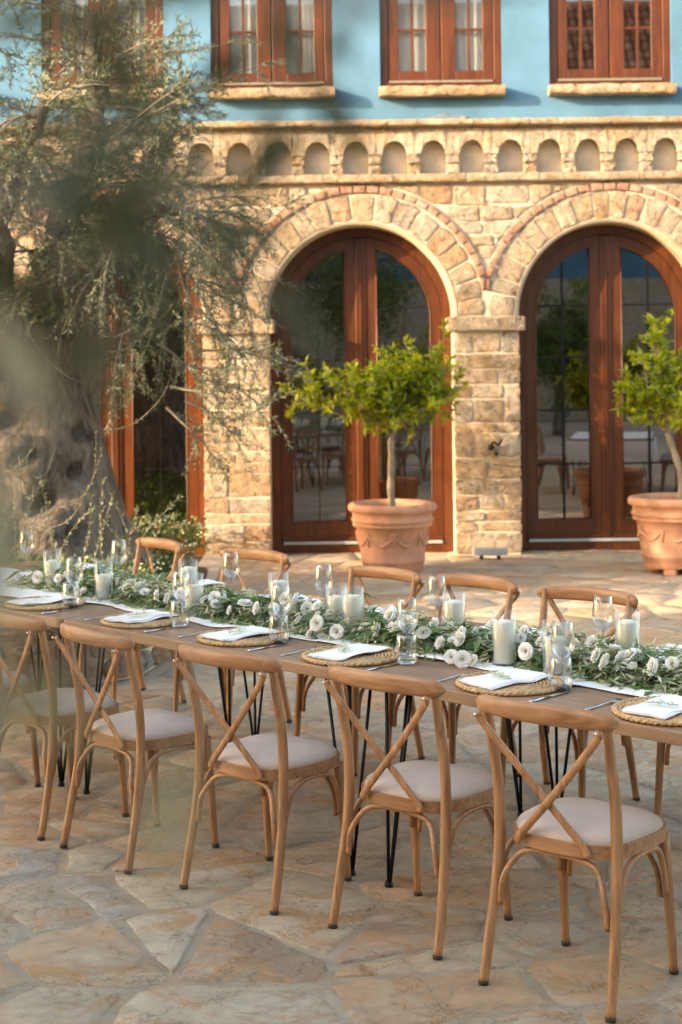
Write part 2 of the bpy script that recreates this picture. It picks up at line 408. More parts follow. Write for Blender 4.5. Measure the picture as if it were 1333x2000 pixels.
def pillow(mb, poly, y0, proud, inset, rr, back=.02, rough=.3):
    """block face in the x-z plane looking towards -y"""
    k = len(poly); cx = sum(p[0] for p in poly) / k; cz = sum(p[1] for p in poly) / k
    if sum(poly[i][0] * poly[(i + 1) % k][1] - poly[(i + 1) % k][0] * poly[i][1] for i in range(k)) < 0: poly = poly[::-1]
    def ins(f, yy, jit):
        o = []
        for x, z in poly:
            l = hypot(x - cx, z - cz); g = max(0, 1 - f / max(l, 1e-4))
            o.append((cx + (x - cx) * g, yy + rr.uniform(-jit, jit), cz + (z - cz) * g))
        return o
    a = [(x, y0 + back, z) for x, z in poly]; b = ins(.001, y0 - proud * .35, .001); c_ = ins(inset, y0 - proud, proud * rough)
    e = ins(inset * 4.5, y0 - proud * 1.05 - .002, proud * rough * 1.4)
    vs = a + b + c_ + e + [(cx, y0 - proud * 1.1, cz)]
    fs = []
    for L0 in (0, k, 2 * k):
        fs += [(L0 + j, L0 + (j + 1) % k, L0 + k + (j + 1) % k, L0 + k + j) for j in range(k)]
    fs += [(3 * k + j, 3 * k + (j + 1) % k, 4 * k) for j in range(k)]
    mb.add(vs, fs)

# ------------------------------------------------------------------ ground and paving
g = MB().box(-60, 60, -60, 60, -.6, -.03).build('ground', M['earth'], smooth=False, kind='structure')
pav = MB().box(-8.9, 9.5, -13.5, 16.0, -.032, -.0075).build('pavement', M['grout'], smooth=False, kind='structure')
rp = random.Random(21)
sites = []
yy = 1.0
cell = .44
rows = int((15.6 - yy) / cell)
for j in range(rows):
    for i in range(-11, 13):
        if rp.random() < .24: continue
        sites.append((i * cell + (j % 2) * cell / 2 + rp.uniform(-.25, .25), yy + j * cell + rp.uniform(-.25, .25)))
        if rp.random() < .3: sites.append((sites[-1][0] + rp.uniform(.15, .3), sites[-1][1] + rp.uniform(-.25, .25)))
def voronoi(i):
    sx, sy = sites[i]
    poly = [(sx - .9, sy - .9), (sx + .9, sy - .9), (sx + .9, sy + .9), (sx - .9, sy + .9)]
    nb = sorted((hypot(x - sx, y - sy), x, y) for x, y in sites if abs(x - sx) < 1.6 and abs(y - sy) < 1.6 and (x, y) != (sx, sy))[:22]
    for dd, x, y in nb:
        if dd < .03: continue
        nx, ny = (x - sx) / dd, (y - sy) / dd; lim = dd / 2 - rp.uniform(.003, .013); out = []
        for q in range(len(poly)):
            a, b = poly[q], poly[(q + 1) % len(poly)]
            da = (a[0] - sx) * nx + (a[1] - sy) * ny - lim; db = (b[0] - sx) * nx + (b[1] - sy) * ny - lim
            if da <= 0: out.append(a)
            if da * db < 0:
                f = da / (da - db); out.append((a[0] + (b[0] - a[0]) * f, a[1] + (b[1] - a[1]) * f))
        poly = out
        if len(poly) < 3: return None
    return poly
inside, rest = [], MB()
for i in range(len(sites)):
    x, y = sites[i]
    if y > 15.2: continue
    if x < -1.15 and y > 8.9: continue
    pl = voronoi(i)
    if not pl or area(pl) < .01: continue
    pl = ragged(pl, 20, .026, rp)
    k = len(pl); cx = sum(q[0] for q in pl) / k; cy = sum(q[1] for q in pl) / k
    mb = MB(); tx, ty = rp.uniform(-.004, .004), rp.uniform(-.004, .004); h = rp.uniform(-.0035, .0005)
    if sum(pl[q][0] * pl[(q + 1) % k][1] - pl[(q + 1) % k][0] * pl[q][1] for q in range(k)) < 0: pl = pl[::-1]
    bot = [(a, b, -.02) for a, b in pl]; hh_ = 1
    mid = [(a, b, -.006 + h) for a, b in pl]
    top = []
    for a, b in pl:
        l = hypot(a - cx, b - cy); f = 1 - .012 / max(l, .02)
        top.append((cx + (a - cx) * f, cy + (b - cy) * f, h + (a - cx) * tx + (b - cy) * ty + rp.uniform(-.0008, .0008)))
    fs = [(j, (j + 1) % k, k + (j + 1) % k, k + j) for j in range(k)] + [(k + j, k + (j + 1) % k, 2 * k + (j + 1) % k, 2 * k + j) for j in range(k)] + [tuple(2 * k + j for j in range(k))]
    tgt = mb if (abs(x) < .225 * y + .35 and y > 3.6) else rest
    tgt.add(bot + mid + top, fs)
    if tgt is mb: inside.append((y, mb))
inside.sort(key=lambda t_: t_[0])
for n_, (y, mb) in enumerate(inside):
    if n_ < 298: mb.build('flagstone', M['flag'], pav, sharp=40)
    else: rest.add(mb.v, mb.f)
rest.build('flagstones', M['flag'], pav, sharp=40, kind='stuff')

# ------------------------------------------------------------------ the stone house
YF = 15.0
house = thing('stone_house', 'honey limestone house with arched mahogany doors and pale blue stucco upper storey', 'building', (0, YF, 0))
SPRING = 2.26; RO = .875; DEP = .42
ARCH = [-2.172, .192, 2.556]; PIER = [-3.354, -.99, 1.374, 3.738]; HW = .322
XL, XR = -6.5, 7.0
rh = random.Random(5)
wall = MB()
def frontquad(x0, x1, z0a, z0b, z1, y=0):      # bottom may slope
    wall.add([(x0, y, z0a), (x1, y, z0b), (x1, y, z1), (x0, y, z1)], [(0, 1, 2, 3)])
xs = XL
for a in ARCH:
    frontquad(xs, a - RO, 0, 0, 3.60)
    n = 40; prev = None
    for i in range(n + 1):
        t_ = pi - pi * i / n; x, z = a + RO * cos(t_), SPRING + RO * sin(t_)
        if prev:
            frontquad(prev[0], x, prev[1], z, 3.60)
            wall.add([(prev[0], 0, prev[1]), (prev[0], DEP, prev[1]), (x, DEP, z), (x, 0, z)], [(0, 1, 2, 3)])
        prev = (x, z)
    for x, s_ in ((a - RO, 1), (a + RO, -1)):
        wall.add([(x, 0, 0), (x, DEP, 0), (x, DEP, SPRING), (x, 0, SPRING)], [(0, 1, 2, 3)])
    xs = a + RO
frontquad(xs, XR, 0, 0, 3.60)
wall.add([(XL, 0, 0), (XL, 9, 0), (XL, 9, 6.4), (XL, 0, 6.4)], [(0, 1, 2, 3)])
wall.add([(XR, 0, 0), (XR, 9, 0), (XR, 9, 6.4), (XR, 0, 6.4)], [(0, 1, 2, 3)])
wall.add([(XL, 9, 0), (XR, 9, 0), (XR, 9, 6.4), (XL, 9, 6.4)], [(0, 1, 2, 3)])
wall_o = wall.build('wall', M['mortar'], house, smooth=False)
# pier plinth faces behind the rubble: piers stand a little inside the opening width
for c_ in PIER: MB().box(c_ - HW + .02, c_ + HW - .02, -.012, DEP - .12, 0, 2.12).build('pier', M['mortar'], house, smooth=False)

def stone(poly, jit=.006, proud=None, name='stone', mat='rubble', parent=None, n=10, inset=.014):
    pl = blk(poly, rh, rh.uniform(.008, .022), .005)
    mb = MB(); pillow(mb, pl, stone.y0, proud or rh.uniform(.008, .02), .006, rh)
    return mb.build(name, M[mat], parent or wall_o, sharp=26)
stone.y0 = -.012
# piers
for pi_, c_ in enumerate(PIER):
    z = .02
    while z < 2.08:
        h = rh.choice([.10, .13, .15, .17, .2, .23]); 
        if 2.10 - z - h < .07: h = 2.10 - z
        x0, x1 = c_ - HW, c_ + HW
        r0 = rh.random()
        if r0 < .15: cuts = []
        elif r0 < .75: cuts = [rh.uniform(.32, .68)]
        else: cuts = [rh.uniform(.25, .38), rh.uniform(.6, .75)]
        e = [0] + cuts + [1]
        for i in range(len(e) - 1):
            a, b = x0 + e[i] * (x1 - x0) + .008, x0 + e[i + 1] * (x1 - x0) - .008
            t_ = [rh.uniform(-.008, .008) for _ in range(4)]
            if h > .16 and b - a > .3 and rh.random() < .3:       # split one block into two thin ones
                zm = z + h * rh.uniform(.4, .6)
                stone([(a, z + .008), (b, z + .008), (b, zm - .006), (a, zm - .006)])
                stone([(a, zm + .006), (b, zm + .006), (b, z + h - .006), (a, z + h - .006)])
            else:
                stone([(a, z + .008 + t_[0]), (b, z + .008 + t_[1]), (b, z + h - .006 + t_[2]), (a, z + h - .006 + t_[3])], n=12)
        z += h
# capitals
stone.y0 = 0
for c_ in PIER:
    cp = MB().box(c_ - .365, c_ + .365, -.075, DEP - .1, 2.118, 2.255)
    o = cp.build('capital', M['pick'], house, smooth=False); bevel(o, .016, 2)
# spandrels
def outside(x, z, r_):
    for a in ARCH:
        dx, dz = x - a, z - SPRING; l = hypot(dx, dz)
        if l < r_ and z > SPRING - .05:
            if l < 1e-4: return x, z
            x, z = a + dx * r_ / l, SPRING + dz * r_ / l
    return x, z
far_stones = MB()
z = 2.27
while z < 3.50:
    h = rh.choice([.11, .13, .15, .17])
    if 3.505 - z - h < .07: h = 3.505 - z
    x = -3.9
    while x < 4.1:
        w = rh.uniform(.13, .36) * (1.15 if h > .14 else .9)
        dz_ = [rh.uniform(-.01, .01) for _ in range(4)]
        pl = blk([(x + .007, z + .006 + dz_[0]), (x + w - .007, z + .006 + dz_[1]), (x + w - .007, z + h - .006 + dz_[2]), (x + .007, z + h - .006 + dz_[3])], rh, rh.uniform(.01, .028), .005)
        a0 = area(pl)
        moved = [outside(px, pz, 1.268) for px, pz in pl]
        # two arches can squeeze one block: keep only those that remain wide enough
        if all(min(hypot(px - a, pz - SPRING) for a in ARCH) > 1.25 for px, pz in moved) and area(moved) > .25 * a0 and area(moved) > .004:
            mb = MB(); pillow(mb, moved, 0, rh.uniform(.008, .02), .006, rh)
            mb.build('stone', M['rubble'], wall_o, sharp=26)
        x += w
    z += h
# rubble beyond the arcade, outside the picture: one joined part
for (xa, xb) in ((XL, -3.9), (4.1, XR)):
    z = .02
    while z < 3.5:
        h = rh.uniform(.12, .2); x = xa
        while x < xb - .1:
            w = min(rh.uniform(.18, .4), xb - x)
            pillow(far_stones, rough_poly([(x + .009, z + .007), (x + w - .009, z + .007), (x + w - .009, z + h - .007), (x + .009, z + h - .007)], 8, .005, rh), 0, .025, .013, rh)
            x += w
        z += h
far_stones.build('rubble_stones', M['rubble'], house, sharp=26, kind='stuff')
# arch rings
for a in ARCH:
    ring = MB()      # plaster lining of the arch edge
    n = 48
    for i in range(n):
        t0, t1 = pi * i / n, pi * (i + 1) / n
        P = []
        for t_ in (t0, t1):
            for r_ in (RO - .002, .912): P.append((a + r_ * cos(t_), -.012, SPRING + r_ * sin(t_)))
            P.append((a + (RO - .002) * cos(t_), DEP - .1, SPRING + (RO - .002) * sin(t_)))
        ring.add(P, [(0, 1, 4, 3), (0, 3, 5, 2)])
    ar = ring.build('arch', M['plaster'], house)
    e = [0]; 
    while e[-1] < 1: e.append(e[-1] + rh.uniform(.046, .07))
    k_ = e[-1]; e = [x / k_ for x in e]
    for i in range(len(e) - 1):
        t0, t1 = pi * e[i] + .007, pi * e[i + 1] - .007
        r1, r2 = .915 + rh.uniform(-.008, .01), 1.165 + rh.uniform(-.012, .004)
        nn = 4
        pl = [(a + r1 * cos(t0 + (t1 - t0) * q / nn), SPRING + r1 * sin(t0 + (t1 - t0) * q / nn)) for q in range(nn + 1)] + [(a + r2 * cos(t1 + (t0 - t1) * q / nn), SPRING + r2 * sin(t1 + (t0 - t1) * q / nn)) for q in range(nn + 1)]
        q4, q9 = pl[4], pl[9]; m1 = [(pl[4][0] + (pl[5][0] - pl[4][0]) * f_, pl[4][1] + (pl[5][1] - pl[4][1]) * f_) for f_ in (.06, .5, .94)]; m2 = [(pl[9][0] + (pl[0][0] - pl[9][0]) * f_, pl[9][1] + (pl[0][1] - pl[9][1]) * f_) for f_ in (.06, .5, .94)]
        pl = pl[1:4] + m1 + pl[6:9] + m2
        pl = [(x_ + rh.uniform(-.005, .005), z_ + rh.uniform(-.005, .005)) for x_, z_ in pl]
        mb = MB(); pillow(mb, pl, 0, rh.uniform(.008, .02), .006, rh); mb.build('voussoir', M['rubble'], ar, sharp=26)
    nb = 31
    for i in range(nb):
        t0, t1 = pi * i / nb + .005, pi * (i + 1) / nb - .005
        def rr2(t_, r_):
            return (a + r_ * cos(t_), SPRING + r_ * sin(t_))
        pl = [rr2(t0, 1.180), rr2((t0 + t1) / 2, 1.180), rr2(t1, 1.180), rr2(t1, 1.247), rr2((t0 + t1) / 2, 1.247), rr2(t0, 1.247)]
        lim = 1.182 - .006
        if max(abs(x - a) for x, z_ in pl) > lim:
            pl = [(max(a - lim, min(a + lim, x)), z_) for x, z_ in pl]
            if area(pl) < .0015: continue
        mb = MB(); pillow(mb, pl, 0, .03 + rh.uniform(-.003, .003), .003, rh, rough=.05); mb.build('brick', M['brick'], ar, sharp=50)
# string course, cornice
def course(z0, z1, out, name, x0=-3.9, x1=4.1):
    x = x0
    while x < x1:
        w = rh.uniform(.45, .95); xe = min(x + w, x1)
        mb = MB(); n = 12; top, bot = [], []
        sec = [(0.02, z0 + .002), (-out * .8, z0 + .002), (-out, z0 + .018), (-out - .004, (z0 + z1) / 2), (-out, z1 - .018), (-out * .8, z1), (.02, z1)]
        vs = []
        for i in range(n + 1):
            xx = x + .004 + (xe - x - .008) * i / n
            for y_, z_ in sec: vs.append((xx, y_ + rh.uniform(-.005, .005) * (y_ < 0), z_ + (rh.uniform(-.004, .004) if y_ < 0 else 0)))
        k = len(sec)
        fs = [(i * k + j, i * k + j + 1, (i + 1) * k + j + 1, (i + 1) * k + j) for i in range(n) for j in range(k - 1)] + [tuple(range(k)), tuple(n * k + j for j in range(k - 1, -1, -1))]
        mb.add(vs, fs); mb.build(name, M['pick'], house, sharp=50)
        x = xe
course(3.52, 3.605, .085, 'string_course_stone')
course(4.045, 4.115, .12, 'cornice_stone')
MB().box(XL, -3.9, -.08, .02, 3.52, 3.605).box(4.1, XR, -.08, .02, 3.52, 3.605).box(XL, -3.9, -.1, .02, 4.045, 4.115).box(4.1, XR, -.1, .02, 4.045, 4.115).build('plain_course', M['pick'], house, smooth=False)
# blind arcade
MB().box(XL, XR, .11, .13, 3.6, 4.06).build('niche_back', M['niche'], house, smooth=False)
MB().box(XL, -3.9, -.001, .1, 3.6, 4.05).box(4.1, XR, -.001, .1, 3.6, 4.05).build('frieze_wall', M['mortar'], house, smooth=False)
n0 = .163
ks = [k for k in range(-11, 11) if -3.9 < n0 + .366 * k < 4.1]
for k in ks:
    cx = n0 + .366 * k
    ro = .118; zs = 3.795; mb = MB(); N = 14
    xa, xb = cx - .183 + .003, cx + .183 - .003
    vs = []
    jx = rh.uniform(-.004, .004)
    arc = [(cx + ro * cos(pi - pi * i / N) * 1.0, zs + ro * 1.1 * sin(pi - pi * i / N)) for i in range(N + 1)]
    f = [(xa, zs)] + arc + [(xb, zs)]
    top = [(xa, 4.045)] + [(x, 4.045) for x, _ in arc] + [(xb, 4.045)]
    y1 = -.022 + rh.uniform(-.005, .005)
    m_ = len(f)
    vs = [(x, y1 + rh.uniform(-.003, .003), z_) for x, z_ in f] + [(x, y1 + .004, z_) for x, z_ in top] + [(x, y1 + rh.uniform(-.008, .003), z_ + (4.045 - z_) * .45) for x, z_ in f] + [(x, .12, z_) for x, z_ in f]
    fs = [(i, i + 1, 2 * m_ + i + 1, 2 * m_ + i) for i in range(m_ - 1)] + [(2 * m_ + i, 2 * m_ + i + 1, m_ + i + 1, m_ + i) for i in range(m_ - 1)] + [(i, 3 * m_ + i, 3 * m_ + i + 1, i + 1) for i in range(m_ - 1)]
    fs += [(0, 2 * m_, m_, 0)] if 0 else []
    mb.add(vs, fs); mb.build('arch_block', M['cut'], house, sharp=50)
    # pier block to the right of this niche
    xa, xb = cx + ro + .004, cx + .366 - ro - .004
    mb = MB(); pillow(mb, blk([(xa, 3.606), (xb, 3.606), (xb, 3.700), (xa, 3.700)], rh, .006, .003), 0, .028, .004, rh, back=.12); mb.build('pier_block', M['rubble'], house, sharp=26)
    mb = MB(); pillow(mb, blk([(xa, 3.706), (xb, 3.706), (xb, 3.790), (xa, 3.790)], rh, .006, .003), 0, .026, .004, rh, back=.12); mb.build('pier_block', M['rubble'], house, sharp=26)

# upper storey
WX = [-3.845, -2.235, -.625, .985, 2.595, 4.205]; WW = .58; WZ0, WZ1 = 4.44, 5.95; YU = .1
up = MB(); xs = XL
def uq(x0, x1, z0, z1): up.add([(x0, YU, z0), (x1, YU, z0), (x1, YU, z1), (x0, YU, z1)], [(0, 1, 2, 3)])
for w in WX:
    uq(xs, w - WW, 4.1, 6.4); uq(w - WW, w + WW, 4.1, WZ0); uq(w - WW, w + WW, WZ1, 6.4); xs = w + WW
    for x in (w - WW, w + WW): up.add([(x, YU, WZ0), (x, YU + .2, WZ0), (x, YU + .2, WZ1), (x, YU, WZ1)], [(0, 1, 2, 3)])
    for z_ in (WZ0, WZ1): up.add([(w - WW, YU, z_), (w + WW, YU, z_), (w + WW, YU + .2, z_), (w - WW, YU + .2, z_)], [(0, 1, 2, 3)])
uq(xs, XR, 4.1, 6.4)
up.build('stucco_wall', M['blue'], house, smooth=False)
MB().box(XL, XR, -.02, .1, 4.075, 4.10).build('ledge', M['cut'], house, smooth=False)
MB().box(XL - .1, XR + .1, -.15, 9.1, 6.4, 6.55).build('roof', M['tile'], house, smooth=False)
# rooms behind the glass
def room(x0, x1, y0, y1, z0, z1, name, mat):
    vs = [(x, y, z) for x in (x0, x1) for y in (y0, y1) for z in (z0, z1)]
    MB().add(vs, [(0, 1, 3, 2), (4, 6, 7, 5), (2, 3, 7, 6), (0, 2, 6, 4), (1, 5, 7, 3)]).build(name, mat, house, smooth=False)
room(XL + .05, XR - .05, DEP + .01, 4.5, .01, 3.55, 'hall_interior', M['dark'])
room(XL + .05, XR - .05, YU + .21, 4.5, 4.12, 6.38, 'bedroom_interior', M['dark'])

def window(cx, curtain):
    y = YU + .03
    fr = MB(); t = .075
    fr.box(cx - WW, cx - WW + t, y, y + .09, WZ0, WZ1).box(cx + WW - t, cx + WW, y, y + .09, WZ0, WZ1)
    fr.box(cx - WW + t, cx + WW - t, y, y + .09, WZ0, WZ0 + .05).box(cx - WW + t, cx + WW - t, y, y + .09, WZ1 - t, WZ1)
    w = fr.build('window', M['mahogany'], house, smooth=False); bevel(w, .006)
    drip = MB().box(cx - WW + t + .01, cx + WW - t - .01, y - .012, y + .03, WZ0 + .052, WZ0 + .075).build('drip_bar', M['dripbar'], w, smooth=False)
    for s_ in (-1, 1):
        xa = cx + (.006 if s_ > 0 else -WW + t + .004); xb = cx + (WW - t - .004 if s_ > 0 else -.006)
        lf = MB(); y2 = y + .012; za, zb = WZ0 + .078, WZ1 - t - .004; wl_, wr_ = (.135, .10) if s_ > 0 else (.10, .135)
        lf.box(xa, xa + wl_, y2, y2 + .05, za, zb).box(xb - wr_, xb, y2, y2 + .05, za, zb).box(xa + wl_, xb - wr_, y2, y2 + .05, za, za + .09).box(xa + wl_, xb - wr_, y2, y2 + .05, zb - .09, zb)
        o = lf.build('sash', M['mahogany'], w, smooth=False); bevel(o, .005)
        ga, gb = xa + wl_, xb - wr_
        mu = MB(); xm = (ga + gb) / 2; mu.box(xm - .012, xm + .012, y2 + .008, y2 + .04, za + .09, zb - .09)
        for q in (1, 2): 
            zz = za + .09 + (zb - za - .18) * q / 3; mu.box(ga, xm - .012, y2 + .01, y2 + .038, zz - .011, zz + .011).box(xm + .012, gb, y2 + .01, y2 + .038, zz - .011, zz + .011)
        mu.build('muntin', M['mahogany'], w, smooth=False)
        tl = rh.uniform(-.006, .006)
        for (pa, pb) in ((ga, xm - .012), (xm + .012, gb)):
            for q in range(3):
                z0_ = za + .09 + (zb - za - .18) * q / 3 + (.011 if q else 0); z1_ = za + .09 + (zb - za - .18) * (q + 1) / 3 - (.011 if q < 2 else 0)
                MB().box(pa, pb, y2 + .022, y2 + .026, z0_, z1_).build('pane', M['pane_up' if curtain else 'pane'], w, smooth=False)
        if curtain:
            cm = MB(); N = 30; cv = []
            for i in range(N + 1):
                x = xa + (xb - xa) * i / N; yy_ = y2 + .075 + .006 * sin(i * 1.1 + cx * 5) + .004 * sin(i * .4)
                cv += [(x, yy_, WZ0 + .06), (x, yy_, WZ1 - .1)]
            cm.add(cv, [(2 * i, 2 * i + 2, 2 * i + 3, 2 * i + 1) for i in range(N)]); cm.build('curtain', M['curtain'], w)
    sill = MB(); n = 26; sec = [(YU + .05, 4.345), (YU - .14, 4.343), (YU - .155, 4.36), (YU - .158, 4.395), (YU - .15, 4.43), (YU - .135, 4.438), (YU + .05, 4.439)]
    vs = [(cx - .595 + 1.19 * i / n, y_ + (rh.uniform(-.006, .006) if y_ < YU - .1 else 0), z_ + (rh.uniform(-.005, .005) if y_ < YU else 0)) for i in range(n + 1) for y_, z_ in sec]
    k = len(sec)
    sill.add(vs, [(i * k + j, i * k + j + 1, (i + 1) * k + j + 1, (i + 1) * k + j) for i in range(n) for j in range(k - 1)] + [tuple(range(k)), tuple(n * k + j for j in range(k - 1, -1, -1))])
    sill.build('sill', M['pick'], w, sharp=50)
for i, w in enumerate(WX): window(w, i != 4)

def door(a, bars):
    y = .30; t = .085
    # outer frame following the arch
    def strip(r0, r1, z0, y0, y1, mb, x_in=None):
        n = 32; path = [(-1, z0, 0)]
        pts0, pts1 = [(a - r0, z0)], [(a - r1, z0)]
        for i in range(n + 1):
            t_ = pi - pi * i / n; pts0.append((a + r0 * cos(t_), SPRING + r0 * sin(t_))); pts1.append((a + r1 * cos(t_), SPRING + r1 * sin(t_)))
        pts0.append((a + r0, z0)); pts1.append((a + r1, z0))
        m_ = len(pts0); vs = [(x, y0, z) for x, z in pts0] + [(x, y0, z) for x, z in pts1] + [(x, y1, z) for x, z in pts0] + [(x, y1, z) for x, z in pts1]
        fs = []
        for i in range(m_ - 1):
            fs += [(i, i + 1, m_ + i + 1, m_ + i), (m_ + i, m_ + i + 1, 3 * m_ + i + 1, 3 * m_ + i), (2 * m_ + i, i, i + 1, 2 * m_ + i + 1)][0:3]
        mb.add(vs, fs)
    fr = MB(); strip(RO - .004, RO - .09, .0, y, y + .1, fr); fr.box(a - RO + .09, a + RO - .09, y, y + .1, .0, .085)
    dr = fr.build('door', M['mahogany'], house, sharp=30)
    MB().box(a - RO + .11, a + RO - .11, y - .02, y + .02, .087, .112).build('threshold_strip', M['alu'], dr, smooth=False)
    RG = .675; gz = .30
    for s_ in (-1, 1):
        lf = MB(); n = 22; Ro = RO - .094
        y0, y1 = y + .02, y + .07
        xin = .052           # half of the centre post
        # leaf outline: outer polyline and glass polyline with equal counts
        outer, inner = [], []
        gi = .155            # glass inner x (from centre)
        zt_o = SPRING + sqrt(Ro * Ro - xin * xin); zt_g = SPRING + sqrt(RG * RG - gi * gi)
        outer.append((xin, .115)); inner.append((gi, gz))
        outer.append((xin, 1.2)); inner.append((gi, 1.2))
        outer.append((xin, zt_o)); inner.append((gi, zt_g))
        ao = math.acos(xin / Ro); ag = math.acos(gi / RG)
        for i in range(1, n + 1):
            f = i / n; outer.append((Ro * cos(ao * (1 - f)), SPRING + Ro * sin(ao * (1 - f)))); inner.append((RG * cos(ag * (1 - f)), SPRING + RG * sin(ag * (1 - f))))
        outer.append((Ro, .115)); inner.append((RG, gz))
        m_ = len(outer)
        X = lambda q: a + s_ * q
        vs = [(X(x), y0, z) for x, z in outer] + [(X(x), y0, z) for x, z in inner] + [(X(x), y1, z) for x, z in outer] + [(X(x), y1, z) for x, z in inner]
        fs = []
        for i in range(m_):
            j = (i + 1) % m_
            fs += [(i, j, m_ + j, m_ + i), (m_ + i, m_ + j, 3 * m_ + j, 3 * m_ + i), (i, 2 * m_ + i, 2 * m_ + j, j)]
        if s_ < 0: fs = [f[::-1] for f in fs]
        lf.add(vs, fs); lf.build('leaf', M['mahogany'], dr, sharp=30)
        # beading groove around the glass
        gl = MB(); gv = [(X(x), y1 - .02, z) for x, z in inner]; gl.add(gv + [(X(.4), y1 - .02, 1.5)], [(i, (i + 1) % m_, m_) for i in range(m_)])
        pane = gl.build('pane', M['pane'], dr, smooth=False)
        bd = MB(); bd.tube([(X(x), y0 + .002, z) for x, z in inner] + [(X(inner[0][0]), y0 + .002, inner[0][1])], .008, 6); bd.build('beading', M['mahogany'], dr)
        gb = MB(); xm = (gi + RG) / 2; w_ = .011 if bars else .004
        zt = SPRING + sqrt(RG * RG - xm * xm)
        gb.box(min(X(xm - w_), X(xm + w_)), max(X(xm - w_), X(xm + w_)), y1 - .034, y1 - .022, gz, zt)
        for z_ in (.83, 1.35, 1.86, 2.36):
            xr = RG if z_ < SPRING else sqrt(RG * RG - (z_ - SPRING) ** 2)
            for q0, q1 in ((gi, xm - w_), (xm + w_, xr)):
                gb.box(min(X(q0), X(q1)), max(X(q0), X(q1)), y1 - .033, y1 - .023, z_ - w_ * .8, z_ + w_ * .8)
        gb.build('glazing_bar', M['iron'], dr, smooth=False)
        # hinges / drip rail
        MB().box(min(X(.06), X(.77)), max(X(.06), X(.77)), y0 - .016, y0, .125, .155).build('drip_rail', M['mahogany_h'], dr, smooth=False)
    top = SPRING + RO - .1
    cp = MB().box(a - .05, a + .05, y + .004, y + .07, .115, top).build('centre_post', M['mahogany'], dr, smooth=False); bevel(cp, .008)
    MB().box(a - .012, a + .012, y - .008, y + .004, .13, top - .02).build('astragal', M['mahogany'], dr, smooth=False)
for i, a in enumerate(ARCH): door(a, i == 2)

# small things on the facade
tw = MB()
tw.tube(spline([(.87, YF - .06, 4.128), (1.0, YF - .07, 4.15), (1.18, YF - .07, 4.13)], 4), .006, 6); tw.tube([(.93, YF - .06, 4.14), (.98, YF - .05, 4.17), (1.06, YF - .06, 4.16)], .005, 6); tw.tube([(1.15, YF - .07, 4.13), (1.24, YF - .075, 4.125)], .009, 6)
tag(tw.build('dry_twig', M['twig']), 'small dry twig lying on the ledge below the blue wall', 'twig')
hk = MB(); hk.tube(spline([(1.40, YF - .05, 1.03), (1.42, YF - .10, 1.07), (1.47, YF - .11, 1.05), (1.50, YF - .1, 1.10)], 5), .012, 6); hk.lathe([(0, -.03), (.03, -.02), (.03, .02), (0, .03)], 10, (1.40, YF - .06, 1.02)); hk.lathe([(0, -.02), (.02, -.01), (.02, .01), (0, .02)], 10, (1.45, YF - .06, .96))  # bent black tube and two discs form a dark mark on the pier
tag(hk.build('iron_hook', M['iron']), 'small black iron hook fixed in the stone pier between two doors', 'hook')
fl = thing('floodlight', 'low grey metal floodlight on the paving at the foot of the stone pier', 'floodlight', (1.36, YF - .28, 0))
b = MB().box(-.16, .16, -.05, .05, .035, .105).build('housing', M['alu'], fl, smooth=False); bevel(b, .01)
MB().box(-.145, .145, -.04, .04, .106, .110).build('lens', M['vessel'], fl, smooth=False)
for s_ in (-1, 1):
    MB().box(s_ * .08 - .015, s_ * .08 + .015, -.03, .03, 0, .034).build('foot', M['iron'], fl, smooth=False)

# ------------------------------------------------------------------ planting bed with low wall
bed = thing('planting_bed', 'raised planting bed edged by a low limestone wall behind the table', 'planter', (-1.05, 9.3, 0))
rb = random.Random(3)
path = spline([(-6.2, 8.9, 0), (-3.5, 8.95, 0), (-2.2, 9.05, 0), (-1.35, 9.35, 0), (-1.12, 10.2, 0), (-1.10, 12.0, 0), (-1.08, 14.92, 0)], 8)
off = Vector((-1.05, 9.3, 0))
core = MB(); P = [p - off for p in path]
inner = []
for i, p_ in enumerate(P):
    t_ = (P[min(i + 1, len(P) - 1)] - P[max(i - 1, 0)]).normalized(); nrm = Vector((-t_.y, t_.x, 0)); inner.append(p_ + nrm * .22)
k = len(P)
def bh(p_):
    return .05 + .35 * max(0, min(1, (10.9 - (p_.y + off.y)) / .6))
vs = [(*p_.xy, 0) for p_ in P] + [(*p_.xy, bh(p_)) for p_ in P] + [(*p_.xy, bh(p_)) for p_ in inner] + [(*p_.xy, 0) for p_ in inner]
core.add(vs, [(q * k + i, q * k + i + 1, ((q + 1) % 4) * k + i + 1, ((q + 1) % 4) * k + i) for q in range(4) for i in range(k - 1)])
bw = core.build('low_wall', M['mortar'], bed, smooth=False)
L = [0]
for i in range(k - 1): L.append(L[-1] + (P[i + 1] - P[i]).length)
def along(d_):
    for i in range(k - 1):
        if d_ <= L[i + 1]:
            f = (d_ - L[i]) / (L[i + 1] - L[i]); return P[i].lerp(P[i + 1], f), (P[i + 1] - P[i]).normalized()
    return P[-1], (P[-1] - P[-2]).normalized()
for z0, z1 in ((.01, .14), (.15, .27), (.28, .39)):
    d_ = 2.5
    while d_ < L[-1] - .1:
        w = rb.uniform(.2, .42); mb = MB()
        if along(d_ + w / 2)[0].y > 1.5 or bh(along(d_ + w / 2)[0]) < z1 - .02: break
        pl = rough_poly([(0, z0), (w - .015, z0), (w - .015, z1), (0, z1)], 12, .006, rb)
        pillow(mb, [(x - w / 2, z) for x, z in pl], 0, rb.uniform(.02, .04), .014, rb)
        c_, t_ = along(d_ + w / 2); o = mb.build('stone', M['rubble'], bw, sharp=26)
        o.location = c_; o.rotation_euler = (0, 0, atan2(t_.y, t_.x)); d_ += w
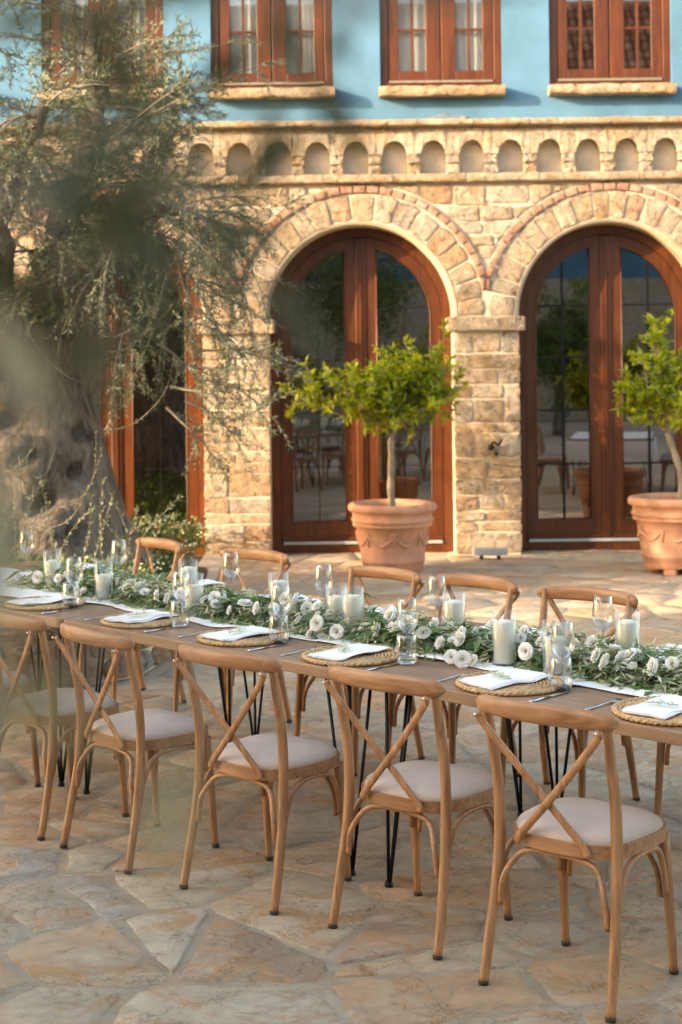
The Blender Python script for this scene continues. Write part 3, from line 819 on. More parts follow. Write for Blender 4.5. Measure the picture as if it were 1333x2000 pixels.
def soil_h(x, y):
    e = min(1, max(0, (-1.15 - x) / .9)); return .04 + .32 * max(min(1, max(0, (11 - y) / .6)), e ** .7 * min(1, max(0, (14.2 - y) / 1.2)) * min(1, max(0, (y - 8.9) / .3)))
sl = MB(); sv = []; NX, NY = 24, 34
for i in range(NX + 1):
    for j in range(NY + 1):
        x = -6.0 + (6.0 - 1.13) * i / NX; y = 9.15 + 5.75 * j / NY
        if y < 9.5 and x > -1.5: x = min(x, -1.5)
        sv.append((x - off.x, y - off.y, soil_h(x, y)))
sl.add(sv, [(i * (NY + 1) + j, (i + 1) * (NY + 1) + j, (i + 1) * (NY + 1) + j + 1, i * (NY + 1) + j + 1) for i in range(NX) for j in range(NY)])
sl.build('soil', M['soil'], bed)

# ------------------------------------------------------------------ leaves
def leaf(mb, p, dr, ln, wd, up, fold=.15, curl=.1, mi=0):
    """a pointed leaf, 6 vertices, two folded halves"""
    t_ = dr.normalized(); s_ = t_.cross(up)
    if s_.length < 1e-3: s_ = t_.cross(Vector((1, 0, .3)))
    s_.normalize(); n = s_.cross(t_)
    a = p; b = p + t_ * ln * .45 - n * (fold * wd); e = p + t_ * ln - n * (curl * ln)
    l0 = p + t_ * ln * .42 + s_ * wd * .5; r0 = p + t_ * ln * .42 - s_ * wd * .5
    mb.add([a, l0, e, r0, b], [(0, 4, 1), (1, 4, 2), (2, 4, 3), (3, 4, 0)], mi)
def leaf2(mb, p, dr, ln, wd, up):
    t_ = dr.normalized(); s_ = t_.cross(up)
    if s_.length < 1e-3: s_ = t_.cross(Vector((1, 0, .3)))
    s_.normalize()
    mb.add([p, p + t_ * ln * .5 + s_ * wd * .5, p + t_ * ln, p + t_ * ln * .5 - s_ * wd * .5], [(0, 1, 2, 3)])
def rv(rr): 
    return Vector((rr.gauss(0, 1), rr.gauss(0, 1), rr.gauss(0, 1))).normalized()
def spray(tw_, lf_, start, dr, ln, rr, droop=.3, ll=.044, lw=.0095, step=.018, tr=.003, full=False):
    """an olive shoot: thin stem with pairs of narrow leaves"""
    n = max(3, int(ln / .05)); pts = [Vector(start)]; d_ = Vector(dr).normalized()
    for i in range(n):
        d_ = (d_ + Vector((0, 0, -droop * .16)) + rv(rr) * .10).normalized(); pts.append(pts[-1] + d_ * (ln / n))
    tw_.tube(pts, [tr * (1 - .6 * i / n) for i in range(n + 1)], 4, False)
    m_ = int(ln / step)
    for i in range(m_):
        f = (i + .5) / m_
        if f < .12: continue
        q = f * n; a = int(min(q, n - 1)); p_ = pts[a].lerp(pts[a + 1], q - a); t_ = (pts[a + 1] - pts[a]).normalized()
        side = t_.cross(rv(rr)).normalized()
        for s_ in (1, -1):
            ld = (t_ * rr.uniform(.5, 1.0) + side * s_ * rr.uniform(.5, .9) + Vector((0, 0, .1))).normalized()
            sz = ll * rr.uniform(.7, 1.15)
            if full: leaf(lf_, p_, ld, sz, lw * rr.uniform(.8, 1.2), rv(rr), .2, .05)
            else: leaf2(lf_, p_, ld, sz, lw * rr.uniform(.85, 1.2), rv(rr))
    return pts

# ------------------------------------------------------------------ the old olive tree
ro_ = random.Random(11)
OT = Vector((-2.45, 12.0, .36))
tree = thing('olive_tree', 'ancient olive tree with thick gnarled trunk and grey green drooping shoots', 'tree', OT)
tk = MB(); K = 56; rings = []
H = 1.85; NZ = 48
for i in range(NZ + 1):
    f = i / NZ; z = f * H
    base = .60 + .52 * math.exp(-z * 3.0) - .03 * f + .05 * sin(f * 6)
    lean = Vector((.05 * sin(f * 4), 0, 0)); ring = []
    for j in range(K):
        t_ = 2 * pi * j / K; dv = Vector((cos(t_), sin(t_), 0))
        q = Vector((dv.x * 1.1, dv.y * 1.1, z * .8))
        rr_ = base * (1 + .20 * noise.noise(q * 1.3) + .12 * noise.noise(q * 3.1 + Vector((5, 2, 0))) + .05 * noise.noise(q * 8))
        rr_ += .06 * abs(sin(t_ * 4 + f * 2.2 + 1.5 * noise.noise(Vector((0, 0, z * 2))))) * (1 - f * .3)
        for hx, hz, hr in ((4.75, 1.05, .11), (4.5, 1.15, .08), (5.1, .50, .13), (5.0, 1.45, .09), (5.5, .7, .08), (4.85, .25, .1), (5.35, .30, .09), (4.65, 1.35, .08), (5.6, .95, .07), (4.2, .45, .09), (4.9, .8, .06)):
            dd = hypot((t_ - hx) * base, z - hz * 1.1) / hr
            if dd < 1.6: rr_ -= .26 * math.exp(-dd * dd * 2.2)
        ring.append(lean + dv * rr_ + Vector((0, 0, z - .05)))
    rings.append(ring)
tk.add([p_ for r_ in rings for p_ in r_], [(i * K + j, i * K + (j + 1) % K, (i + 1) * K + (j + 1) % K, (i + 1) * K + j) for i in range(NZ) for j in range(K)] + [tuple(NZ * K + j for j in range(K))])
tk.build('trunk', M['bark'], tree)
def limb(pts, r0, r1, name='limb'):
    s_ = spline(pts, 6); n = len(s_)
    for i in range(1, n): s_[i] = s_[i] + rv(ro_) * .035
    o = MB().tube(s_, [(r0 + (r1 - r0) * (i / (n - 1)) ** .6) * ro_.uniform(.85, 1.2) for i in range(n)], 12)
    o.v = [tuple(Vector(p_) + Vector((noise.noise(Vector(p_) * 7), noise.noise(Vector(p_) * 7 + Vector((9, 0, 0))), 0)) * .05 * min(1, r0 * 5)) for p_ in o.v]
    o.build(name, M['bark'], tree); return s_
W = lambda x, y, z: Vector((x, y, z)) - OT
limbs = [
    (limb([W(-2.75, 12, 1.9), W(-2.95, 11.9, 2.6), W(-3.0, 11.8, 3.4), W(-2.9, 11.7, 4.4), W(-2.8, 11.7, 5.2)], .30, .06), .5),
    (limb([W(-2.15, 12, 1.9), W(-2.15, 11.9, 2.4), W(-2.0, 11.7, 3.0), W(-1.75, 11.5, 3.6), W(-1.75, 11.5, 4.4)], .26, .04), .4),
    (limb([W(-2.1, 11.7, 2.1), W(-1.8, 11.4, 2.6), W(-1.35, 11.2, 2.95), W(-.98, 11.1, 2.9)], .14, .025), -.2),
    (limb([W(-2.4, 11.5, 2.0), W(-2.4, 11.1, 2.7), W(-2.2, 10.8, 3.2), W(-2.0, 10.7, 3.6)], .16, .03), .1),
    (limb([W(-2.9, 11.7, 2.2), W(-3.4, 11.3, 3.0), W(-3.7, 11.1, 4.0), W(-3.6, 11.0, 4.8)], .18, .04), .4),
    (limb([W(-2.2, 12.2, 2.0), W(-1.9, 12.4, 2.7), W(-1.5, 12.5, 3.3), W(-1.3, 12.5, 3.8)], .18, .03), .2),
]
twm, lfm = MB(), MB()
def bough(start, dr, ln, rr, droop, dens=1.0):
    """a branchlet that carries many shoots"""
    n = 7; pts = [Vector(start)]; d_ = Vector(dr).normalized()
    for i in range(n):
        d_ = (d_ + Vector((0, 0, -droop * .14)) + rv(rr) * .14).normalized(); pts.append(pts[-1] + d_ * ln / n)
    twm.tube(pts, [.011 * (1 - .7 * i / n) for i in range(n + 1)], 5, False)
    for i in range(int(16 * ln * dens / .8)):
        q = rr.uniform(.15, 1) * n; a = int(min(q, n - 1)); p_ = pts[a].lerp(pts[a + 1], q - a); t_ = (pts[a + 1] - pts[a]).normalized()
        spray(twm, lfm, p_, t_ * .8 + rv(rr) * .9, rr.uniform(.14, .34), rr, droop * .8)
    spray(twm, lfm, pts[-1], d_, rr.uniform(.2, .34), rr, droop)
for li, (s_, upw) in enumerate(limbs):
    n = len(s_)
    for i in range(36):
        q = ro_.uniform(.28, 1.0) * (n - 1); a = int(min(q, n - 2)); p_ = s_[a].lerp(s_[a + 1], q - a)
        dr = rv(ro_); dr.z = dr.z * .6 + upw + ro_.uniform(-.3, .3); dr.y -= .15
        bough(p_, dr, ro_.uniform(.45, .95), ro_, .9 if upw < .2 else .5)
# drooping curtain of shoots on the right, over the pier
for i in range(24):
    st = W(ro_.uniform(-1.75, -.95), ro_.uniform(10.9, 11.8), ro_.uniform(2.1, 2.9))
    bough(st, Vector((ro_.uniform(-.3, .8), ro_.uniform(-.4, .3), ro_.uniform(-.6, .3))), ro_.uniform(.4, .75), ro_, 1.2, .8)
for (x, y, z, dx, dz, l_) in ((-1.0, 11.2, 1.95, 1, .15, .65), (-1.15, 11.2, 1.85, .8, .0, .5), (-1.2, 11.1, 1.7, .7, -.1, .45), (-1.05, 11.2, 2.15, .8, -.1, .4), (-1.3, 11.2, 2.0, .6, -.2, .5), (-.95, 11.2, 1.75, .9, -.1, .5), (-1.1, 11.1, 1.6, .8, -.3, .5), (-1.1, 11.3, 2.4, 1, .1, .4), (-1.25, 11.3, 1.55, .5, -.4, .5)):
    bough(W(x, y, z), Vector((dx, -.1, dz)), l_, ro_, .5, 1.7)
for i in range(14):
    bough(W(ro_.uniform(-2.2, -1.1), ro_.uniform(11.2, 12.2), ro_.uniform(3.4, 4.1)), Vector((ro_.uniform(.1, .8), -.1, ro_.uniform(.2, 1))), ro_.uniform(.4, .7), ro_, .3, .7)
# arching bare shoots and basal suckers
for i in range(16):
    x = ro_.uniform(-2.6, -1.3); z = ro_.uniform(1.2, 2.2) if x > -1.9 else ro_.uniform(.5, 1.4)
    spray(twm, lfm, W(x, ro_.uniform(11.0, 11.3), z), Vector((ro_.uniform(-1, 1), -.3, ro_.uniform(-1.2, .2))), ro_.uniform(.5, .9), ro_, -1.0, .03, .009, .04, .005)
for i in range(34):
    x = ro_.uniform(-3.0, -1.35)
    spray(twm, lfm, W(x, ro_.uniform(10.7, 11.2), .40), Vector((ro_.uniform(-.5, .7), ro_.uniform(-.3, .2), 1)), ro_.uniform(.35, .8), ro_, .2, .04, .012, .03, .004)
twm.build('twigs', M['twig'], tree, kind='stuff')
lfm.build('foliage', M['olive_leaf'], tree, smooth=False, kind='stuff')

# daisies and low plants in the bed
rd_ = random.Random(8)
bl, ds = MB(), MB()
for i in range(9000):
    y = rd_.uniform(9.4, 14.7); x = rd_.uniform(-3.4, -1.25)
    if y > 10.5 and hypot(x + 2.45, y - 12) < 1.0: continue
    hgt = .10 + .16 * (.5 + noise.noise(Vector((x * 1.4, y * 1.4, 0)))) + (.15 if y > 13.2 else 0)
    p_ = Vector((x + 1.05, y - 9.3, soil_h(x, y) + rd_.random() ** .5 * hgt))
    leaf2(bl, p_, Vector((rd_.gauss(0, .6), rd_.gauss(0, .6), rd_.uniform(.2, 1))), rd_.uniform(.05, .10), rd_.uniform(.014, .03), rv(rd_))
for i in range(620):
    y = rd_.uniform(9.6, 14.6); x = rd_.uniform(-3.2, -1.2) if rd_.random() < .5 else rd_.uniform(-2.0, -1.15)
    if y > 10.5 and hypot(x + 2.45, y - 12) < 1.0: continue
    hgt = .12 + .16 * (.5 + noise.noise(Vector((x * 1.4, y * 1.4, 0)))) + (.15 if y > 13.2 else 0)
    c_ = Vector((x + 1.05, y - 9.3, soil_h(x, y) + hgt + rd_.uniform(-.05, .02))); nrm = (Vector((0, -.7, .7)) + rv(rd_) * .5).normalized()
    s_ = nrm.cross(Vector((1, 0, .1))).normalized(); t_ = nrm.cross(s_); r_ = rd_.uniform(.009, .015)
    vs = [c_ + (s_ * cos(2 * pi * j / 8) + t_ * sin(2 * pi * j / 8)) * r_ * (1 if j % 2 else .75) for j in range(8)]
    ds.add(vs + [c_ + nrm * .004], [(j, (j + 1) % 8, 8) for j in range(8)])
tag(bl.build('ground_cover', M['bed_leaf'], None, False), 'low leafy daisy plants covering the raised bed', 'plants')
o = bpy.data.objects['ground_cover']; o.location = off; o['kind'] = 'stuff'
o = ds.build('daisy_flowers', M['daisy'], None, False, kind='stuff'); o.location = off; tag(o, 'small white daisies dotted over the plants of the raised bed', 'flowers')

# ------------------------------------------------------------------ potted lemon trees
def pot(label, loc, sc_, rz, brick):
    t_ = thing('terracotta_pot', label, 'flower pot', loc, rz); t_.scale = (sc_,) * 3
    prof = [(0, .0), (.255, 0), (.262, .012), (.275, .09), (.282, .095), (.284, .108), (.279, .114), (.318, .395), (.325, .40), (.350, .405), (.353, .425), (.343, .432), (.346, .440), (.362, .446), (.364, .468), (.352, .476), (.354, .52), (.372, .530), (.390, .545), (.394, .575), (.380, .598), (.350, .604), (.328, .596), (.322, .56), (.315, .50)]
    MB().lathe(prof, 56).build('body', M['terracotta'], t_)
    MB().lathe([(0, .535), (.321, .53)], 40).build('soil', M['soil'], t_)
    rel = MB()
    rad = lambda z: .279 + (.318 - .279) * (z - .114) / (.395 - .114)
    for q in range(4):
        a0 = q * pi / 2 + pi / 4 - .0
        for s_ in range(2):
            pts = []
            for i in range(13):
                f = i / 12; an = q * pi / 2 + s_ * pi / 4 + f * pi / 4; zz = .335 - .09 * sin(pi * f); rr_ = rad(zz) + .004
                pts.append((rr_ * cos(an), rr_ * sin(an), zz))
            rel.tube(pts, [.006 + .007 * sin(pi * i / 12) for i in range(13)], 6)
            an = q * pi / 2 + s_ * pi / 4; rr_ = rad(.3) + .004
            pts = [(rad(z) * cos(an + .02 * sin(i * 2)) + .004 * cos(an), rad(z) * sin(an + .02 * sin(i * 2)) + .004 * sin(an), z) for i, z in enumerate((.34, .30, .26, .23))]
            rel.tube(pts, [.014, .012, .009, .004], 6)
        an = q * pi / 2
        for k_ in range(6):      # rosette petals
            b_ = 2 * pi * k_ / 6; da = .10 * cos(b_); zz = .325 + .028 * sin(b_); rr_ = rad(zz) + .004
            rel.lathe([(0, -.012), (.013, -.006), (.013, .006), (0, .012)], 8, (rr_ * cos(an + da), rr_ * sin(an + da), zz))
        rr_ = rad(.325) + .008; rel.lathe([(0, -.012), (.012, 0), (0, .012)], 8, (rr_ * cos(an), rr_ * sin(an), .325))
    rel.build('relief', M['terracotta'], t_)
    if brick:
        for an in (3.9, 5.0, 1.5):
            pass
    return t_
P1 = Vector((.437, 13.98, 0)); P2 = Vector((2.86, 13.72, .05))
p1 = pot('terracotta pot with swag relief in front of the middle arched door', P1, 1.0, radians(-90), 0)
p2 = dup(p1, P2, radians(-75), 'terracotta pot raised on clay feet at the right edge by the right door')
for q in range(3):
    an = radians(250 + q * 120); x, y = P2.x + .2 * cos(an), P2.y + .2 * sin(an)
    o = MB().box(-.05, .05, -.07, .07, 0, .05).build('pot_foot', M['terracotta'], smooth=False); bevel(o, .008)
    o.location = (x, y, 0); o.rotation_euler = (0, 0, an + pi / 2)
    tag(o, ['clay block foot under the front of the right pot', 'clay block foot under the right side of the right pot', 'clay block foot under the back left of the right pot'][q], 'pot foot', 'clay feet under the right pot')

def lemon(label, base, trunk, boughs, rr, nleaf):
    t_ = thing('lemon_tree', label, 'tree', base)
    tp = spline(trunk, 6); MB().tube(tp, [.034 - .010 * i / (len(tp) - 1) + .003 * sin(i * 1.3) for i in range(len(tp))], 10).build('trunk', M['lemonwood'], t_)
    bm_, lf_ = MB(), MB(); top = tp[-1]
    for (x, y, z, sp, cnt) in boughs:
        e = Vector((x * 1.16, y, z + (z - 1.05) * .22)); mid = top.lerp(e, .5) + rv(rr) * .05 - Vector((0, 0, .03)); b_ = spline([top, mid, e], 5)
        bm_.tube(b_, [.016 - .012 * i / (len(b_) - 1) for i in range(len(b_))], 6)
        for c_ in range(cnt):
            f = rr.uniform(.35, 1.0); q = f * (len(b_) - 1); a = int(min(q, len(b_) - 2)); s0 = b_[a].lerp(b_[a + 1], q - a)
            dd = (rv(rr) + Vector((0, 0, .25)) + (e - top).normalized() * .4).normalized(); ln = rr.uniform(.4, 1.1) * sp * 1.15
            n = 6; pts = [s0]
            for i in range(n):
                dd = (dd + rv(rr) * .15 + Vector((0, 0, .03))).normalized(); pts.append(pts[-1] + dd * ln / n)
            bm_.tube(pts, [.005 * (1 - .6 * i / n) for i in range(n + 1)], 4, False)
            for i in range(int(6 + ln * 48)):
                q = rr.uniform(.15, 1) * n; a = int(min(q, n - 1)); p_ = pts[a].lerp(pts[a + 1], q - a); td = (pts[a + 1] - pts[a]).normalized()
                ld = td * .5 + rv(rr) * .8 + Vector((0, 0, -.1 + .3 * rr.random()))
                leaf(lf_, p_, ld, rr.uniform(.06, .10), rr.uniform(.032, .05), Vector((rr.gauss(0, .5), rr.gauss(0, .5), 1)), .22, .12)
    bm_.build('branches', M['lemonwood'], t_, kind='stuff'); lf_.build('crown', M['lemon_leaf'], t_, False, kind='stuff')
rl = random.Random(17)
lemon('spreading yellow green lemon tree standing in the pot before the middle door', P1 + Vector((0, 0, .53)), [(0, 0, 0), (-.012, 0, .2), (-.005, 0, .45), (.0, 0, .66), (.06, .0, .74)],
      [(-.62, .05, 1.08, .26, 13), (-.80, 0, 1.06, .24, 8), (-.42, -.2, 1.12, .28, 14), (-.15, -.3, 1.12, .3, 18), (.12, .2, 1.22, .32, 18), (.0, -.2, .96, .26, 14), (.3, -.2, .98, .28, 16), (.42, .1, 1.2, .28, 14), (.55, 0, 1.12, .24, 10), (.4, -.05, 1.42, .2, 7), (-.50, .1, 1.24, .22, 4), (-.08, 0, 1.36, .22, 3), (-.05, -.1, 1.22, .3, 16), (.2, -.1, 1.28, .3, 14), (-.25, 0, 1.18, .3, 12), (.1, 0, 1.15, .3, 14), (-.3, .25, 1.05, .28, 10), (.25, .3, 1.1, .3, 10)], rl, 0)
lemon('bushy lemon tree with a leaning stem in the right hand pot', P2 + Vector((0, 0, .53)), [(.06, 0, 0), (.07, 0, .22), (.02, 0, .42), (-.05, 0, .62)],
      [(-.32, 0, 1.0, .25, 14), (-.25, -.2, 1.2, .25, 14), (-.1, .1, 1.35, .26, 14), (.1, -.2, 1.2, .3, 18), (.3, 0, 1.3, .3, 14), (.35, .1, 1.0, .3, 14), (0, -.25, .9, .26, 16), (-.2, .2, 1.02, .26, 12), (-.15, 0, 1.38, .16, 5), (.2, 0, 1.4, .2, 6), (.1, .1, 1.05, .3, 14)], rl, 0)

# ------------------------------------------------------------------ long table
TH = radians(44.5); CU, SU = cos(TH), sin(TH)
O0 = Vector((.0415, 5.697, 0))
def T(u, v, z=0.0): return Vector((O0.x + u * CU + v * SU, O0.y - u * SU + v * CU, z))
RZ = -TH            # local x runs along u, local y along v
TZ = .76; TW = 1.12
def make_table(label):
    t_ = thing('trestle_table', label, 'table', (0, 0, 0), 0, 'tables set end to end')
    L_ = 1.795
    tp = MB(); n = 5; r_ = .035; out = []
    for cx, cy, a0 in ((L_ - r_, r_, -pi / 2), (L_ - r_, TW - r_, 0), (r_, TW - r_, pi / 2), (r_, r_, pi)):
        for i in range(n): out.append((cx + r_ * cos(a0 + pi / 2 * i / (n - 1)), cy + r_ * sin(a0 + pi / 2 * i / (n - 1))))
    k = len(out); tp.add([(x, y, TZ - .042) for x, y in out] + [(x, y, TZ) for x, y in out], [(j, (j + 1) % k, k + (j + 1) % k, k + j) for j in range(k)] + [tuple(range(k - 1, -1, -1)), tuple(range(k, 2 * k))])
    bevel(tp.build('tabletop', M['tabletop'], t_, smooth=False), .004)
    for (x, sx) in ((.09, 1), (L_ - .09, -1)):
        for (y, sy) in ((.06, 1), (TW - .06, -1)):
            lg = MB()
            zt = TZ - .046
            lg.box(min(x - sx * .02, x + sx * .14), max(x - sx * .02, x + sx * .14), min(y - sy * .02, y + sy * .14), max(y - sy * .02, y + sy * .14), zt - .002, zt + .003)
            foot = Vector((x, y, .006))
            for (dx, dy) in ((0, 0), (sx * .12, 0), (0, sy * .12)):
                lg.tube([(x + dx, y + dy, zt), (x + dx * .05, y + dy * .05, .012)], .0065, 7)
            lg.lathe([(.0, 0), (.014, 0), (.016, .006), (.012, .02), (0, .022)], 10, (x, y, 0))
            lg.build('leg', M['iron'], t_)
    return t_
tb = make_table('wooden hairpin-leg table, the middle one of the long row'); tb.location = T(-1.8, 0); tb.rotation_euler = (0, 0, RZ)
dup(tb, T(0, 0), RZ, 'wooden hairpin-leg table, the nearest one at the right edge')
dup(tb, T(-3.6, 0), RZ, 'wooden hairpin-leg table, the farthest one by the olive tree')

# ------------------------------------------------------------------ chairs
def make_chair(label, loc, rz):
    c_ = thing('cross_back_chair', label, 'chair', loc, rz, 'cross-back chairs along the table')
    # seat frame
    def seat_outline(g_=0.0, n=44):
        out = []
        for i in range(n):
            t_ = 2 * pi * i / n; cx, sy = cos(t_), sin(t_)
            e = .62
            x = abs(cx) ** e * (1 if cx > 0 else -1); y = abs(sy) ** e * (1 if sy > 0 else -1)
            w = .205 + .012 * y
            out.append(((w + g_) * x, .015 + (.195 + g_) * y))
        return out
    so, si = seat_outline(0.004), seat_outline(-.022); k = len(so)
    fr = MB(); fr.add([(x, y, .425) for x, y in so] + [(x, y, .463) for x, y in so] + [(x, y, .463) for x, y in si] + [(x, y, .425) for x, y in si], [(q * k + j, q * k + (j + 1) % k, ((q + 1) % 4) * k + (j + 1) % k, ((q + 1) % 4) * k + j) for q in range(4) for j in range(k)])
    fr.build('seat_frame', M['oak_h'], c_, sharp=40)
    cu = MB(); rings = []; lev = [(-.006, .455), (-.004, .468), (-.012, .482), (-.035, .492), (-.08, .500), (-.13, .504)]
    for g_, z in lev: rings += [(x, y, z) for x, y in seat_outline(g_)]
    rings.append((0, .015, .506)); m_ = len(lev)
    cu.add(rings, [(q * k + j, q * k + (j + 1) % k, (q + 1) * k + (j + 1) % k, (q + 1) * k + j) for q in range(m_ - 1) for j in range(k)] + [((m_ - 1) * k + j, (m_ - 1) * k + (j + 1) % k, m_ * k) for j in range(k)])
    cu.build('cushion', M['cushion'], c_)
    for s_ in (-1, 1):
        pr = spline([(s_ * .218, -.235, .0), (s_ * .214, -.205, .14), (s_ * .205, -.172, .32), (s_ * .202, -.160, .46), (s_ * .202, -.166, .60), (s_ * .204, -.195, .74), (s_ * .208, -.222, .865)], 5); n = len(pr)
        l_ = MB().tube(pr, [.0145 + .003 * sin(pi * i / (n - 1)) for i in range(n)], 10).build('leg', M['oak'], c_)
        MB().tube([pr[0] + Vector((0, 0, -.001)), pr[0] + Vector((0, .002, .012))], .0158, 10).build('foot_cap', M['rubber'], l_)
        pf = spline([(s_ * .192, .195, 0), (s_ * .188, .180, .2), (s_ * .178, .165, .43)], 5); n = len(pf)
        l_ = MB().tube(pf, [.0130 + .005 * i / (n - 1) for i in range(n)], 10).build('leg', M['oak'], c_)
        MB().tube([pf[0] + Vector((0, 0, -.001)), pf[0] + Vector((0, -.001, .012))], .0148, 10).build('foot_cap', M['rubber'], l_)
        # side hoop
        hp = spline([(s_ * .207, -.172, .235), (s_ * .205, -.150, .32), (s_ * .203, -.112, .388), (s_ * .20, -.05, .413), (s_ * .195, .05, .413), (s_ * .188, .115, .392), (s_ * .186, .148, .33), (s_ * .188, .160, .25)], 4)
        MB().tube(hp, .0095, 8).build('brace', M['oak'], c_)
    for (y0, y1, w0) in ((-.187, -.158, .186), (.168, .156, .162)):
        zb = .235
        hp = spline([(-w0, y0, zb), (-w0 + .012, y0 * .97 + y1 * .03, .32), (-w0 + .05, y1, .388), (-.07, y1, .413), (.07, y1, .413), (w0 - .05, y1, .388), (w0 - .012, y0 * .97 + y1 * .03, .32), (w0, y0, zb)], 4)
        MB().tube(hp, .0095, 8).build('brace', M['oak_h'], c_)
    # top rail: bent, fat in the middle, rounded ends, fixed to the back of the posts
    N = 26; pts = []
    for i in range(N + 1):
        f = -1 + 2 * i / N; pts.append((f * .243, -.262 + .05 * f * f, .851 - .006 * f * f))
    def sec(i, n_):
        f = abs(-1 + 2 * i / N); e = min(1, sqrt(max(0.02, 1 - max(0, (f - .84) / .16) ** 2)))
        hh = (.0305 - .004 * f * f) * (.35 + .65 * e); ww = (.0165 - .003 * (1 - f)) * (.35 + .65 * e)
        return [(ww * abs(cos(q)) ** .75 * (1 if cos(q) > 0 else -1), hh * abs(sin(q)) ** .8 * (1 if sin(q) > 0 else -1)) for q in [2 * pi * j / 14 for j in range(14)]]
    MB().sweep(pts, sec).build('top_rail', M['oak_h'], c_)
    for s_, dy in ((-1, 0), (1, -.010)):
        st = spline([(s_ * .210, -.262 + dy * .3, .826), (s_ * .190, -.252 + dy * .6, .790), (s_ * .045, -.214 + dy, .625), (-s_ * .100, -.190 + dy * .4, .470), (-s_ * .122, -.188, .436)], 7)
        MB().sweep(st, lambda i, n_: [(-.011, -.0038), (.011, -.0038), (.0122, 0), (.011, .0038), (-.011, .0038), (-.0122, 0)], up=(0, 1, 0)).build('cross_slat', M['oak'], c_)
        sc_ = MB(); sc_.lathe([(0, -.003), (.005, -.002), (.005, .002), (0, .003)], 8, (0, 0, 0)); o = sc_.build('screw', M['steel'], c_); o.location = (s_ * .207, -.279, .823); o.rotation_euler = (pi / 2, 0, 0)
    return c_
NEAR = [(-2.17, -.20, -2, 'pale wooden cross-back chair cut off by the left edge, behind hazy leaves'),
        (-1.51, -.22, -2, 'wooden cross-back chair of the near row, first whole seat from the left edge'),
        (-.925, -.235, -3, 'wooden cross-back chair of the near row, beneath the third placemat from left'),
        (-.245, -.195, 5, 'x'),
        (.430, -.115, 4, 'wooden cross-back chair of the near row, second from the right edge'),
        (1.095, -.14, 5, 'wooden cross-back chair of the near row, closest to the camera at right')]
NEAR[3] = NEAR[3][:3] + ('wooden cross-back chair of the near row, third from the right edge',)
NEAR[2] = NEAR[2][:3] + ('wooden cross-back chair of the near row, fourth from the right edge',)
FAR = [(-3.06, 1.33, 8, 'far side cross-back chair by the daisies, leftmost of its row'),
       (-2.23, 1.34, -5, 'far side cross-back chair second from left, near the paving edge of the bed'),
       (-1.235, 1.25, 0, 'far side cross-back chair whose rail stands below the middle terracotta pot'),
       (-.71, 1.31, 0, 'far side cross-back chair just right of the middle pot'),
       (-.07, 1.32, -7, 'far side cross-back chair at the right with full rail in view'),
       (.56, 1.55, 0, 'far side cross-back chair showing only its legs at the right edge')]
ch0 = None
for u, v, yw, lab in NEAR:
    if ch0 is None: ch0 = make_chair(lab, T(u, v), RZ - radians(-yw)); 
    else: dup(ch0, T(u, v), RZ + radians(yw), lab)
for u, v, yw, lab in FAR: dup(ch0, T(u, v), RZ + pi + radians(-yw), lab)

# a second laid table to the right of the picture, which the glass of the right door mirrors
tx = dup(tb, (3.0, 9.6, 0), radians(-78), 'second dining table out of frame at right, mirrored in the right door'); 
cl = MB(); NX, NY = 40, 26; cv = []
for i in range(NX + 1):
    for j in range(NY + 1):
        x = -.12 + 2.04 * i / NX; y = -.14 + 1.40 * j / NY
        e = max(0, -x, x - 1.80, -y, y - 1.12); xx = min(max(x, -.01), 1.81); yy_ = min(max(y, -.01), 1.13)
        cv.append((xx + (.012 * sin(y * 30) * e * 8 if x < 0 or x > 1.8 else 0), yy_ + (.012 * sin(x * 26) * e * 8 if y < 0 or y > 1.12 else 0), TZ + .004 - e * 2.4))
cl.add(cv, [(i * (NY + 1) + j, (i + 1) * (NY + 1) + j, (i + 1) * (NY + 1) + j + 1, i * (NY + 1) + j + 1) for i in range(NX) for j in range(NY)])
o = cl.build('tablecloth', M['linen']); o.location = tx.location; o.rotation_euler = tx.rotation_euler
tag(o, 'white cloth draped over the second dining table mirrored in the door', 'tablecloth')
for q, (a, b, rz_, l_) in enumerate(((.45, 1.40, pi, 'nearer the house'), (1.25, 1.42, pi, 'nearer the camera'), (.5, -.30, 0, 'nearer the house'), (1.3, -.28, 0, 'nearer the camera'))):
    w_ = tx.matrix_basis @ Vector((a, b, 0)); dup(ch0, w_, radians(-78) + rz_, 'cross-back chair on the %s side of the second table, %s' % ('right' if b > 1 else 'left', l_))

# ------------------------------------------------------------------ runner
ru = random.Random(31)
KN = [(-3.62, .28), (-3.0, .25), (-2.6, .19), (-2.4, .22), (-2.23, .20), (-2.15, .31), (-1.95, .35), (-1.75, .32), (-1.45, .33), (-1.1, .29), (-1.0, .35), (-.7, .33), (-.45, .335), (-.2, .345), (.1, .358), (.35, .335), (.65, .30), (.78, .33), (.95, .315), (1.15, .35), (1.5, .33), (1.9, .34)]
def vn(u):
    for a, b in zip(KN, KN[1:]):
        if u <= b[0]:
            f = (u - a[0]) / (b[0] - a[0]); f = f * f * (3 - 2 * f); return a[1] + (b[1] - a[1]) * f
    return KN[-1][1]
rn = MB(); NU, NV = 300, 34; vs = []
for i in range(NU + 1):
    u = -3.58 + 5.36 * i / NU; v0 = vn(u); v1 = .80 + .02 * sin(u * 2.3) + .015 * noise.noise(Vector((u * 3, 0, 1)))
    for j in range(NV + 1):
        f = j / NV; v = v0 + (v1 - v0) * f
        q = Vector((u * 5 + v * 6, v * 16 - u * 3.0, 2)); z = TZ + .0022 + .014 * max(0, noise.noise(q) + .05) ** 1.3 + .004 * (noise.noise(q * 3) + 1) * .5
        if j == 0 or j == NV: z = min(z, TZ + .008)
        vs.append((u, v, z))
